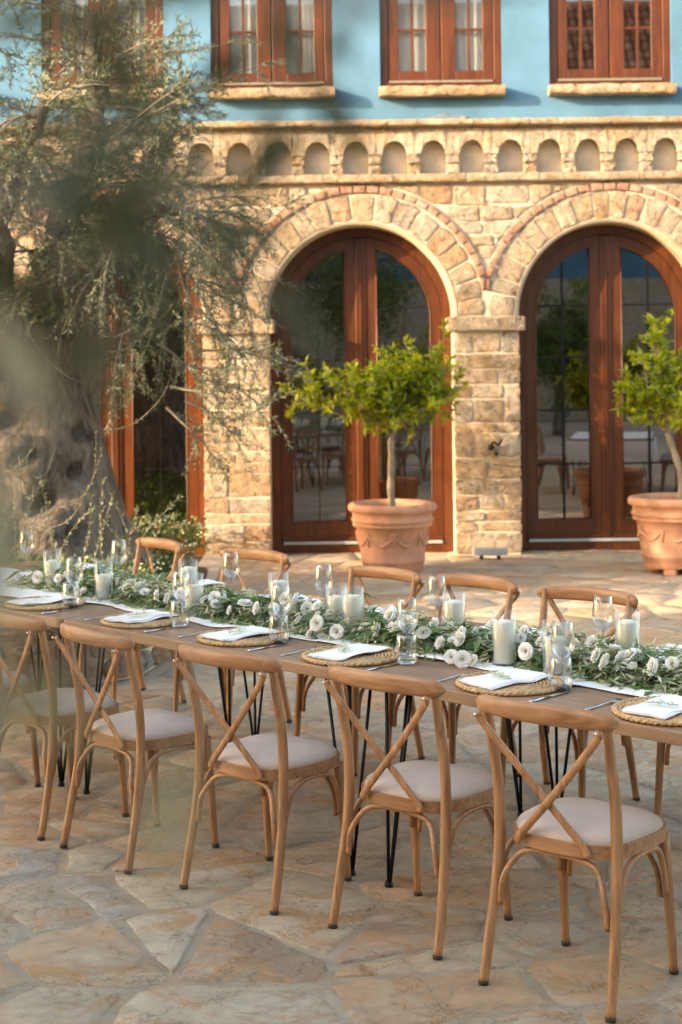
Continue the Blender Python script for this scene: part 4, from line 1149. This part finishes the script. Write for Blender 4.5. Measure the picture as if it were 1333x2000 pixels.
rn.add(vs, [(i * (NV + 1) + j, (i + 1) * (NV + 1) + j, (i + 1) * (NV + 1) + j + 1, i * (NV + 1) + j + 1) for i in range(NU) for j in range(NV)])
o = rn.build('table_runner', M['linen']); o.location = T(0, 0); o.rotation_euler = (0, 0, RZ)
so = o.modifiers.new('solid', 'SOLIDIFY'); so.thickness = .0015; so.offset = 1
tag(o, 'rumpled white linen runner lying along the middle of the long table', 'table runner')

# ------------------------------------------------------------------ candles in glass cylinders
VAS = [(-.521, .522, .155, .036, .200, 'tall, in the middle of the garland left of the third wine glass'), (.318, .449, .150, .037, .198, ''), (-2.101, .462, .105, .034, .190, ''), (-1.409, .431, .125, .033, .185, ''),
       (-1.694, .640, .155, .036, .200, ''), (-.126, .690, .150, .037, .198, ''), (.562, .430, .125, .034, .190, ''), (.657, .740, .150, .037, .200, ''), (-.690, .60, .125, .033, .185, ''), (-1.084, .640, .150, .034, .195, ''), (-2.60, .52, .125, .034, .190, '')]
VLAB = ['at garland centre, the tallest pair left of the middle wine glass', 'front right of the garland, second from right', 'front left of the garland by the leftmost tumbler', 'front of garland, second from left', 'rear of garland below the leftmost far chair', 'rear of garland before the fourth far chair', 'front of garland behind the rightmost tumbler', 'rear of garland at the far right', 'half hidden behind the tall central candle', 'rear of garland below the second far chair', 'leftmost, at the garland end by the trunk']
VLAB[0] = 'tallest, at the centre of the garland'
def make_vase(h, r_=.0455):
    return MB().lathe([(0, .003), (r_ - .001, .003), (r_, .006), (r_, h), (r_ - .0012, h + .001), (r_ - .003, h), (r_ - .003, .010), (0, .010)], 32)
def clab(pre, where): return pre + ' ' + where
v_me = {}
for i, (u, v, ch, cr, vh, _) in enumerate(VAS):
    base = TZ + .004
    o = make_vase(vh).build('glass_cylinder', M['vessel']); o.location = T(u, v, base); o.rotation_euler = (0, 0, RZ)
    tag(o, clab('clear candle cylinder', VLAB[i]), 'candle holder', 'glass cylinders holding candles')
    c_ = thing('pillar_candle', clab('cream pillar candle in glass', VLAB[i]), 'candle', T(u, v, base + .0105), RZ, 'cream pillar candles')
    MB().lathe([(0, 0), (cr, 0), (cr, ch - .008), (cr - .003, ch - .002), (cr - .008, ch), (cr * .5, ch - .002 + (.006 if i % 3 else -.002)), (0, ch + (.006 if i % 3 else -.004))], 28).build('wax', M['wax'], c_)
    MB().tube([(0, 0, ch), (.001, 0, ch + .012), (.003, 0, ch + .018)], .0012, 5).build('wick', M['iron'], c_)

# ------------------------------------------------------------------ glasses
def make_wine(label, loc):
    t_ = thing('wine_glass', label, 'wine glass', loc, RZ, 'stemmed wine glasses')
    MB().lathe([(.0045, .088), (.012, .093), (.026, .106), (.037, .122), (.0415, .140), (.041, .160), (.037, .190), (.033, .222), (.0325, .2225), (.032, .221), (.036, .190), (.040, .160), (.0405, .140), (.036, .123), (.025, .108), (.010, .097), (0, .094)], 30).build('bowl', M['bowl'], t_)
    MB().lathe([(0, .0005), (.034, .0005), (.0345, .002), (.012, .005), (.005, .012), (.0038, .03), (.0036, .07), (.0046, .088), (0, .093)], 24).build('stem', M['solidglass'], t_)
    return t_
def make_tumbler(label, loc):
    t_ = thing('tumbler', label, 'tumbler', loc, RZ, 'stemless water tumblers')
    MB().lathe([(.026, .001), (.034, .008), (.040, .022), (.0425, .038), (.0415, .060), (.038, .085), (.0345, .112), (.034, .1125), (.0333, .111), (.037, .085), (.0405, .060), (.0415, .038), (.039, .024), (.032, .016)], 30).build('bowl', M['bowl'], t_)
    MB().lathe([(0, .0008), (.0255, .0008), (.0325, .0085), (.0318, .0145), (0, .0125)], 28).build('base', M['solidglass'], t_)
    return t_
near_name = ['the third near chair from the right', 'the fourth near chair from the right', 'the leftmost whole near chair', 'the cut-off left near chair', 'the second near chair from the right']
WN = [(-.041, .32, 'behind the tumbler between the second and third near chairs from right'), (-.693, .285, 'behind the tumbler at the third near chair from the right'), (-1.316, .285, 'behind the tumbler at the fourth near chair from the right'), (-2.07, .270, 'behind the leftmost tumbler'), (.693, .300, 'behind the rightmost tumbler')]
TN = [(-.644, .225, 'right of the placemat at the fourth near chair from the right'), (.031, .235, 'right of the placemat at the third near chair from the right'), (.724, .245, 'at the right, beside the placemat of the second near chair from right'), (-1.24, .21, 'right of the second placemat from the left edge'), (-2.02, .215, 'at the left, beside the first placemat')]
WF = [(-3.23, .80, 'at the far left end of the table against the trunk'), (-2.462, .83, 'on the far side, left of the leftmost far chair'), (-1.644, .86, 'on the far side by the second far chair'), (-.998, .83, 'on the far side, left of the middle far chair'), (-.382, .88, 'on the far side before the fourth far chair from left'), (.465, .86, 'on the far side before the rightmost full chair')]
w0 = None
for u, v, l_ in WN + WF:
    lab = 'empty wine glass ' + l_
    z = TZ + (.001 if not .30 < v < .79 else .0045)
    if w0 is None: w0 = make_wine(lab, T(u, v, z))
    else: dup(w0, T(u, v, z), RZ + .7 * u, lab)
t0 = None
for u, v, l_ in TN:
    lab = 'clear tumbler ' + l_
    z = TZ + (.0005 if u > -1.9 else .0045)
    if t0 is None: t0 = make_tumbler(lab, T(u, v, z))
    else: dup(t0, T(u, v, z), RZ + .7 * u, lab)

# ------------------------------------------------------------------ place settings
def mat_mesh():
    mb = MB(); z = .0045
    for r_, rr_ in [(.012 + .0135 * i, .0062) for i in range(12)]:
        n = max(14, int(r_ * 400)); pts = [(r_ * cos(2 * pi * j / n) * (1 + .01 * sin(j * 2.1)), r_ * sin(2 * pi * j / n), .006 + .0016 * sin(j * pi)) for j in range(n + 1)]
        mb.tube(pts, [rr_ * (1 + .12 * ((j % 2) * 2 - 1)) for j in range(n + 1)], 5, False)
    # plaited outer rim
    for ph in range(3):
        n = 108; pts = []
        for j in range(n + 1):
            a = 2 * pi * j / n; b = a * 18 + ph * 2 * pi / 3
            pts.append(((.177 + .006 * cos(b)) * cos(a), (.177 + .006 * cos(b)) * sin(a), .009 + .004 * sin(b)))
        mb.tube(pts, .0055, 5, False)
    return mb
mm = mat_mesh().mesh('placemat', M['wicker'])
def napkin_mesh(seed, w=.15, l=.29):
    mb = MB(); rr = random.Random(seed)
    for q in range(3):
        nx, ny = 12, 20; vs = []; z0 = .0 + q * .0026; sk = rr.uniform(-.018, .018); sh = rr.uniform(-.006, .006)
        for i in range(nx + 1):
            for j in range(ny + 1):
                x = (-.5 + i / nx) * w + sh + sk * (j / ny); y = (-.5 + j / ny) * l + rr.uniform(-.0006, .0006)
                x += .004 * sin(j * .6 + q)
                zz = z0 + .004 * (noise.noise(Vector((x * 22, y * 14, seed + q * .05))) + .4) + .0035 * sin(j * .45 + seed) * (i / nx)
                vs.append((x, y, zz))
        top = len(vs); vs += [(x, y, z - .0019) for x, y, z in vs]
        fs = [(i * (ny + 1) + j, (i + 1) * (ny + 1) + j, (i + 1) * (ny + 1) + j + 1, i * (ny + 1) + j + 1) for i in range(nx) for j in range(ny)]
        ed = [i * (ny + 1) for i in range(nx + 1)] + [nx * (ny + 1) + j for j in range(1, ny + 1)] + [i * (ny + 1) + ny for i in range(nx - 1, -1, -1)] + [j for j in range(ny - 1, 0, -1)]
        fs += [(ed[k], top + ed[k], top + ed[(k + 1) % len(ed)], ed[(k + 1) % len(ed)]) for k in range(len(ed))]
        mb.add(vs, fs)
    return mb
def sprig(seed, label, loc, rz):
    rr = random.Random(seed); t_ = thing('olive_sprig', label, 'sprig', loc, rz, 'olive sprigs on napkins')
    a, b = MB(), MB(); n = 8
    pts = [Vector((-.05 + .1 * i / n, .006 * sin(i), .004)) for i in range(n + 1)]; a.tube(pts, .0014, 5)
    for i in range(1, n + 1):
        for s_ in (-1, 1): leaf(b, pts[i], Vector((.8, s_ * rr.uniform(.4, 1.2), rr.uniform(.0, .3))), rr.uniform(.028, .042), .010, Vector((0, 0, 1)) + rv(rr) * .3, .15, 0)
    a.build('stem', M['twig'], t_); b.build('leaves', M['garland_leaf'], t_, False, kind='stuff'); return t_
def fork_parts(label, loc, rz, grp):
    t_ = thing('fork', label, 'fork', loc, rz, grp)
    MB().sweep([(0, -.10, .003), (0, -.03, .004), (0, .02, .007), (0, .045, .006)], lambda i, n_: [(-w, -.001) if 0 else (x_ * (.006, .0045, .003, .010)[i], y_) for x_, y_ in ((-1, -.001), (1, -.001), (1, .001), (-1, .001))]).build('handle', M['steel'], t_)
    tn = MB()
    for q in range(4):
        x = -.009 + .006 * q; tn.sweep([(x, .046, .006), (x, .07, .003), (x, .098, .006)], lambda i, n_: [(-.0013, -.0008), (.0013, -.0008), (.0013, .0008), (-.0013, .0008)])
    tn.build('tines', M['steel'], t_); return t_
def knife_parts(label, loc, rz, grp):
    t_ = thing('knife', label, 'knife', loc, rz, grp)
    MB().sweep([(0, -.11, .004), (0, -.06, .004), (0, -.005, .004)], lambda i, n_: [(x_ * (.007, .006, .005)[i], y_) for x_, y_ in ((-1, -.0025), (1, -.0025), (1, .0025), (-1, .0025))]).build('handle', M['steel'], t_)
    MB().add([(-.006, -.004, .004), (.008, -.004, .004), (.009, .05, .004), (.004, .10, .004), (-.006, .105, .004), (-.006, -.004, .0055), (.008, -.004, .0055), (.009, .05, .0055), (.004, .10, .0055), (-.006, .105, .0055)], [(0, 1, 2, 3, 4), (5, 6, 7, 8, 9), (0, 1, 6, 5), (1, 2, 7, 6), (2, 3, 8, 7), (3, 4, 9, 8), (4, 0, 5, 9)]).build('blade', M['steel'], t_, smooth=False)
    return t_
SET = [(-2.19, .19, 'at the left edge, first of the near side'), (-1.463, .195, 'of the near side, second from the left edge'), (-.823, .195, 'of the near side, third from the left edge'), (-.215, .195, 'of the near side, third from the right edge'), (.545, .195, 'of the near side, second from the right edge'), (1.19, .195, 'of the near side, first from the right edge')]
SETF = [(-3.0, .93, 'on the far side by the leftmost far chair'), (-2.05, .93, 'on the far side, left of the second far wine glass'), (-1.35, .93, 'on the far side by the middle candle'), (-.74, .93, 'on the far side before the middle far chairs'), (-.03, .93, 'on the far side before the rightmost full chair'), (.70, .93, 'on the far side at the right edge')]
SETF[1] = (-2.05, .93, 'on the far side by the second far chair')
SETF[2] = (-1.35, .93, 'on the far side left of the middle far chair')
m0 = None; f0 = None; k0 = None; cnt = 0
for side, lst in ((0, SET), (1, SETF)):
    for u, v, l_ in lst:
        cnt += 1
        o = link('placemat', mm); o.location = T(u, v, TZ + .0008); o.rotation_euler = (0, 0, RZ + cnt)
        tag(o, 'round woven straw placemat ' + l_, 'placemat', 'woven placemats')
        yw = RZ + radians([-4, 6, -2, 5, -6, 3, 4, -5, 80, 84, 78, 10][cnt - 1])
        o = napkin_mesh(cnt).build('napkin', M['linen'], sharp=40); o.location = T(u - .02, v + (0 if side == 0 else .04), TZ + .0185); o.rotation_euler = (0, 0, yw)
        tag(o, 'folded white napkin on the placemat ' + l_, 'napkin', 'folded napkins')
        sprig(cnt, 'olive sprig on the napkin ' + l_, T(u - .01, v - .03 + .08 * side, TZ + .032), RZ + .4 + cnt * .5)
        if side == 0 or cnt in (9, 10, 11, 12):
            s_ = -1 if side else 1; rz = RZ + (pi if side else 0)
            lab = 'fork beside the placemat ' + l_; loc = T(u - s_ * .225, v - s_ * .05, TZ + .0005)
            if f0 is None: f0 = fork_parts(lab, loc, rz, 'forks at the place settings')
            else: dup(f0, loc, rz, lab)
            lab = 'knife beside the placemat ' + l_; loc = T(u + s_ * .218, v - s_ * .06, TZ + .0005)
            if k0 is None: k0 = knife_parts(lab, loc, rz, 'knives at the place settings')
            else: dup(k0, loc, rz, lab)

# ------------------------------------------------------------------ garland
rg = random.Random(77)
gar = thing('flower_garland', 'long garland of olive leaves and white flowers running down the table', 'garland', T(0, 0, TZ), RZ)
def gc(u): return .58 + .02 * sin(u * 1.9) + .012 * sin(u * 5)
solid = [(u, v, .05) for u, v, *_ in VAS] + [(u, v, .045) for u, v, _ in WN + WF + TN]
stems_, gl, bl_ = MB(), MB(), MB()
def ok(p_):
    if p_.z < .004: return False
    if p_.z < .24:
        for a, b, r_ in solid:
            if hypot(p_.x - a, p_.y - b) < r_: return False
    return True
U0, U1 = -2.78, 1.80
for i in range(3000):
    u = rg.uniform(U0, U1); v = gc(u) + rg.gauss(0, .075)
    st = Vector((u, v, rg.uniform(.012, .045 + .06 * rg.random())))
    an = rg.choice([0, pi]) + rg.gauss(0, .75); dz = rg.uniform(.0, .75)
    dr = Vector((cos(an), sin(an) * 1.1 - (.15 if rg.random() < .5 else 0), dz)).normalized(); ln = rg.uniform(.10, .20)
    n = 6; pts = [st]
    for q in range(n):
        dr = (dr + Vector((0, 0, -.20)) + rv(rg) * .08).normalized(); nx = pts[-1] + dr * ln / n
        if nx.z < .012: nx.z = .012
        pts.append(nx)
    if not all(ok(p_) for p_ in pts) or pts[-1].y - gc(u) > .24 or pts[-1].y - gc(u) < -.205: continue
    stems_.tube(pts, .0013, 4, False)
    broad = rg.random() < .30
    for q in range(1, n + 1):
        t_ = (pts[q] - pts[q - 1]).normalized()
        for s_ in ((-1, 1) if not broad or q % 2 else (rg.choice([-1, 1]),)):
            side_ = t_.cross(Vector((rg.gauss(0, .4), rg.gauss(0, .4), 1))).normalized()
            ld = (t_ * rg.uniform(.5, 1) + side_ * s_ * rg.uniform(.35, .9) + Vector((0, 0, rg.uniform(-.2, .35)))).normalized()
            if broad: l1, w1 = rg.uniform(.045, .075), rg.uniform(.018, .030)
            else: l1, w1 = rg.uniform(.035, .058), rg.uniform(.008, .0125)
            tip = pts[q] + ld * l1
            if tip.z < .006: ld.z += (.008 - tip.z) / l1; tip = pts[q] + ld * l1
            if not ok(tip): continue
            leaf(bl_ if broad else gl, pts[q], ld, l1, w1, Vector((rg.gauss(0, .5), rg.gauss(0, .5), 1)), .2, .06)
stems_.build('stems', M['twig'], gar, kind='stuff'); gl.build('olive_leaves', M['garland_leaf'], gar, False, kind='stuff'); bl_.build('broad_leaves', M['broad_leaf'], gar, False, kind='stuff')
FLW = [(-2.64, .36, .84), (-2.59, .43, .84), (-2.35, .38, .86), (-2.1, .34, .82), (-2.16, .36, .8), (-1.85, .4, .86), (-1.90, .46, .86), (-1.75, .43, .84), (-1.67, .44, .84), (-1.56, .41, .84), (-1.52, .45, .86), (-1.47, .44, .86), (-1.3, .4, .86), (-1.24, .41, .84), (-1.3, .46, .86), (-1.25, .48, .86), (-1.08, .36, .84), (-2.04, .5, .86), (-1.05, .41, .86), (-0.94, .39, .86), (-0.93, .54, .88), (-0.88, .56, .88), (-0.83, .59, .88), (-0.77, .51, .86), (-0.70, .50, .88), (-0.69, .38, .84), (-0.62, .42, .86), (-0.57, .37, .84), (-.60, .47, .86), (-0.45, .36, .82), (-0.60, .36, .80), (-0.81, .45, .86), (-.3, .43, .84), (-.31, .52, .88), (-.2, .42, .86), (-.25, .53, .86), (-.15, .5, .86), (-.02, .38, .86), (-.11, .56, .86), (.11, .35, .84), (.10, .47, .86), (.12, .54, .86), (.14, .42, .85), (.16, .34, .8), (.22, .33, .8), (.26, .35, .8), (.46, .40, .85), (.49, .46, .85), (.63, .47, .88), (.65, .54, .88), (.73, .45, .86), (.73, .55, .86), (.79, .43, .86), (.83, .54, .86), (.89, .43, .84), (.96, .45, .85), (1.0, .50, .86), (-2.45, .5, .86), (-.40, .62, .87), (1.3, .45, .86), (1.42, .52, .86), (.3, .6, .87)]
rf_ = random.Random(91)
for q in range(20):
    u = rf_.choice([-1.9, -1.5, -1.2, -.85, -.6, -.2, .1, .5, .75, .95, 1.35]) + rf_.gauss(0, .13); FLW.append((u, gc(u) + rf_.gauss(-.03, .085), TZ + rf_.uniform(.075, .115)))
def flower_meshes(seed, openness):
    rr = random.Random(seed); mb = MB()
    for ring, (n, r0, tilt, ln) in enumerate(((6, .005, 1.0 * openness, .023), (6, .0045, .68 * openness, .023), (5, .004, .40 * openness, .021), (4, .003, .18 * openness, .017))):
        for i in range(n):
            an = 2 * pi * (i + ring * .5) / n + rr.uniform(-.12, .12); ca, sa = cos(an), sin(an)
            R_, U_ = Vector((ca, sa, 0)), Vector((0, 0, 1)); S_ = Vector((-sa, ca, 0)); vs = []
            w = ln * .78
            for a in range(4):
                f = a / 3; an2 = tilt * (f * 1.1 + .25); rad = r0 + ln * sin(an2) * f * 1.15; h = ln * f * cos(an2 * .8) * (1.0 if ring else .85)
                ww = w * sin(min(1, f * 1.1 + .22) * pi * .62)
                for b in (-1, -.33, .33, 1):
                    vs.append(R_ * (rad - .10 * ww * b * b) + S_ * ww * b * .9 + U_ * (h + .12 * ww * b * b + (rr.uniform(-.0016, .0016) if a == 3 else 0)))
            mb.add(vs, [(a * 4 + b, a * 4 + b + 1, a * 4 + b + 5, a * 4 + b + 4) for a in range(3) for b in range(3)])
    return mb
fm = [flower_meshes(s_, o_).mesh('flower', M['petal']) for s_, o_ in ((1, 1.1), (2, 1.45), (3, .75), (4, 1.25), (5, .5), (6, 1.6))]
cm_ = MB().lathe([(0, .002), (.002, .003), (.0028, .012), (.002, .017), (0, .018)], 8).mesh('flower_centre', M['stamen'])
for i, (u, v, z) in enumerate(FLW):
    for a, b, r_ in solid:
        dd = hypot(u - a, v - b)
        if dd < r_ + .022: 
            f = (r_ + .024) / max(dd, .002); u, v = a + (u - a) * f, b + (v - b) * f
    o = link('flower', fm[rg.choice([0, 1, 1, 2, 3, 3, 4, 5])], gar); o.location = (u, v, z - TZ - .012)
    # most heads look out towards the near side, some up
    q = Vector((rg.gauss(-.2, .6), rg.gauss(-.65, .45), rg.uniform(.15, 1.1))).normalized()
    o.rotation_euler = q.to_track_quat('Z', 'Y').to_euler(); s_ = rg.uniform(.68, 1.12); o.scale = (s_, s_, s_)
    e = link('flower_centre', cm_, o)

# ------------------------------------------------------------------ olive shoots hanging close to the camera
rn_ = random.Random(4)
nt_ = thing('olive_branch_tree', 'blurred olive shoots hanging close in front at the upper left', 'tree', (-1.3, .25, 0))
nb = Vector((-1.3, .25, 0))
tp = spline([(0, 0, 0), (.03, .0, .9), (-.02, .02, 1.7), (.1, .03, 2.5)], 5)
MB().tube(tp, [.09 - .05 * i / (len(tp) - 1) for i in range(len(tp))], 10).build('trunk', M['bark'], nt_)
bt, blf, blg = MB(), MB(), MB()
bt.tube(spline([(.06, .03, 2.3), (.6, .15, 2.42), (1.0, .22, 2.35), (1.25, .25, 2.06)], 6), .006, 6)
def close(px, py, n, sx, sz, y, ang=None, ll=.05, tgt=None):
    c0 = Vector(((px - 666) * y / 3100, y, 1.9 + (695 - py) * y / 3100)) - nb
    for i in range(n):
        p_ = c0 + Vector((rn_.gauss(0, sx), rn_.uniform(-.05, .05), rn_.gauss(0, sz)))
        d_ = Vector((rn_.gauss(0, 1), rn_.gauss(0, .4), rn_.gauss(0, .7))) if ang is None else Vector((cos(ang), 0, sin(ang))) + rv(rn_) * .3
        leaf(tgt or blf, p_, d_, ll * rn_.uniform(.7, 1.1), .011, Vector((rn_.gauss(0, .4), -1, rn_.gauss(0, .4))), .1, .05)
        bt.tube([p_, p_ - d_.normalized() * .02 + Vector((-.004, 0, .008))], .0008, 4)
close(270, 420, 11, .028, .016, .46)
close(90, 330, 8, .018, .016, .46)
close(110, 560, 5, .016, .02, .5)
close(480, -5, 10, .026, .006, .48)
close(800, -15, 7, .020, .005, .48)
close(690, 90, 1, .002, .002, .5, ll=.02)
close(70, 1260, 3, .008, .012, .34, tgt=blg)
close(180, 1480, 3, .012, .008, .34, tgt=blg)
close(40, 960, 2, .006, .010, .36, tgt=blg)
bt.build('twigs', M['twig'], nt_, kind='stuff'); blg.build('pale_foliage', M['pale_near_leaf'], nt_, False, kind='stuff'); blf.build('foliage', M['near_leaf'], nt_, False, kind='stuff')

# ------------------------------------------------------------------ the rest of the courtyard (seen in the glass; side wing and left tree added for shade)
def tiled(mb, x0, x1, y0, z0, y1, z1, step=.24, row=.42):
    """half-round clay tiles on a slope running from eaves (y0,z0) to ridge (y1,z1)"""
    ln = hypot(y1 - y0, z1 - z0); nr = int(ln / row); ty, tz = (y1 - y0) / ln, (z1 - z0) / ln; ny, nz_ = -tz * (1 if ty > 0 else -1), abs(ty)
    nx = int((x1 - x0) / step)
    for r_ in range(nr):
        for c_ in range(nx):
            cx = x0 + (c_ + .5) * step; vs = []
            for f, h in ((r_ * row - .04, .045), (r_ * row + row, .0)):
                for k_ in range(5):
                    a = pi * k_ / 4; dx = -.10 * cos(a); hh = h + .09 * sin(a)
                    vs.append((cx + dx, y0 + ty * f + ny * hh, z0 + tz * f + nz_ * hh))
            mb.add(vs, [(k_, k_ + 1, 5 + k_ + 1, 5 + k_) for k_ in range(4)])
def wing(name, label, x0, x1, y0, y1, zs, ze, zr, loc, rz, tile_from=None):
    t_ = thing(name, label, 'building', loc, rz)
    MB().box(x0, x1, y0, y1, 0, zs).build('stone_wall', M['cut'], t_, smooth=False)
    MB().box(x0 + .05, x1 - .05, y0 + .05, y1 - .05, zs, ze).build('stucco_wall', M['blue'], t_, smooth=False)
    rf = MB(); ym = (y0 + y1) / 2
    rf.add([(x0 - .3, y1 + .5, ze), (x1 + .3, y1 + .5, ze), (x1 + .3, ym, zr), (x0 - .3, ym, zr), (x0 - .3, y0 - .5, ze), (x1 + .3, y0 - .5, ze)], [(0, 1, 2, 3), (3, 2, 5, 4), (0, 3, 4), (1, 5, 2)])
    r_ = rf.build('roof', M['tile'], t_, smooth=False)
    tl = MB(); tiled(tl, x0 - .3, x1 + .3, y1 + .5, ze + .01, ym, zr + .01); tl.build('roof_tiles', M['tile'], r_, kind='stuff')
    x = x0 + 1.2
    while x < x1 - 1.6:
        f = MB().box(x, x + 1.2, y1 - .02, y1 + .04, 4.9, 6.4); w_ = f.build('window', M['mahogany'], t_, smooth=False); MB().box(x + .12, x + 1.08, y1 + .041, y1 + .05, 5.02, 6.28).build('pane', M['pane'], w_, smooth=False)
        x += 2.6
    return t_
wing('opposite_house', 'two-storey stone and blue stucco house with clay tile roof across the courtyard', -9.0, 15.0, -20, -14, 4.0, 9.0, 12.4, (0, 0, 0), 0)
wing('side_house', 'stone side wing closing the courtyard on the left', -9.0, 9.0, -6, 0, 3.6, 6.0, 8.0, (-9.2, -5.1, 0), radians(-90))  # unseen wing added as a shade caster over table and chairs

def court_tree(label, loc, h, r_, seed):
    rr = random.Random(seed); t_ = thing('courtyard_tree', label, 'tree', loc)
    tp = spline([(0, 0, 0), (.06, .04, h * .3), (-.05, .02, h * .55), (.05, 0, h * .8)], 5)
    MB().tube(tp, [.16 - .10 * i / (len(tp) - 1) for i in range(len(tp))], 10).build('trunk', M['bark'], t_)
    f, b = MB(), MB()
    for i in range(60):
        c_ = Vector((0, 0, h * .68)) + Vector((rr.gauss(0, .5) * r_, rr.gauss(0, .5) * r_, rr.gauss(0, .42) * r_)); b.tube([tp[-3], tp[-3].lerp(c_, .6) - Vector((0, 0, .1)), c_], [.03, .018, .006], 5, False)
        for j in range(130):
            p_ = c_ + rv(rr) * r_ * .3 * rr.random() ** .4; leaf2(f, p_, rv(rr), rr.uniform(.09, .15), rr.uniform(.04, .06), rv(rr))
    b.build('limbs', M['bark'], t_, kind='stuff'); f.build('crown', M['bed_leaf'], t_, False, kind='stuff')
court_tree('round green tree in the courtyard, seen only as reflection in the middle door', (.3, -6.5, 0), 5.2, 1.9, 3)
court_tree('green tree in the courtyard, seen only as reflection in the left door', (-5.2, -5.5, 0), 5.0, 1.9, 4)
court_tree('small green tree in the courtyard reflected in the right door', (5.0, -6.0, 0), 3.0, 1.2, 5)

court_tree('small olive tree left of the picture whose crown shades the old trunk', (-6.3, 10.3, 0), 4.6, 1.5, 9)  # unseen tree added so that its crown dapples trunk and ground
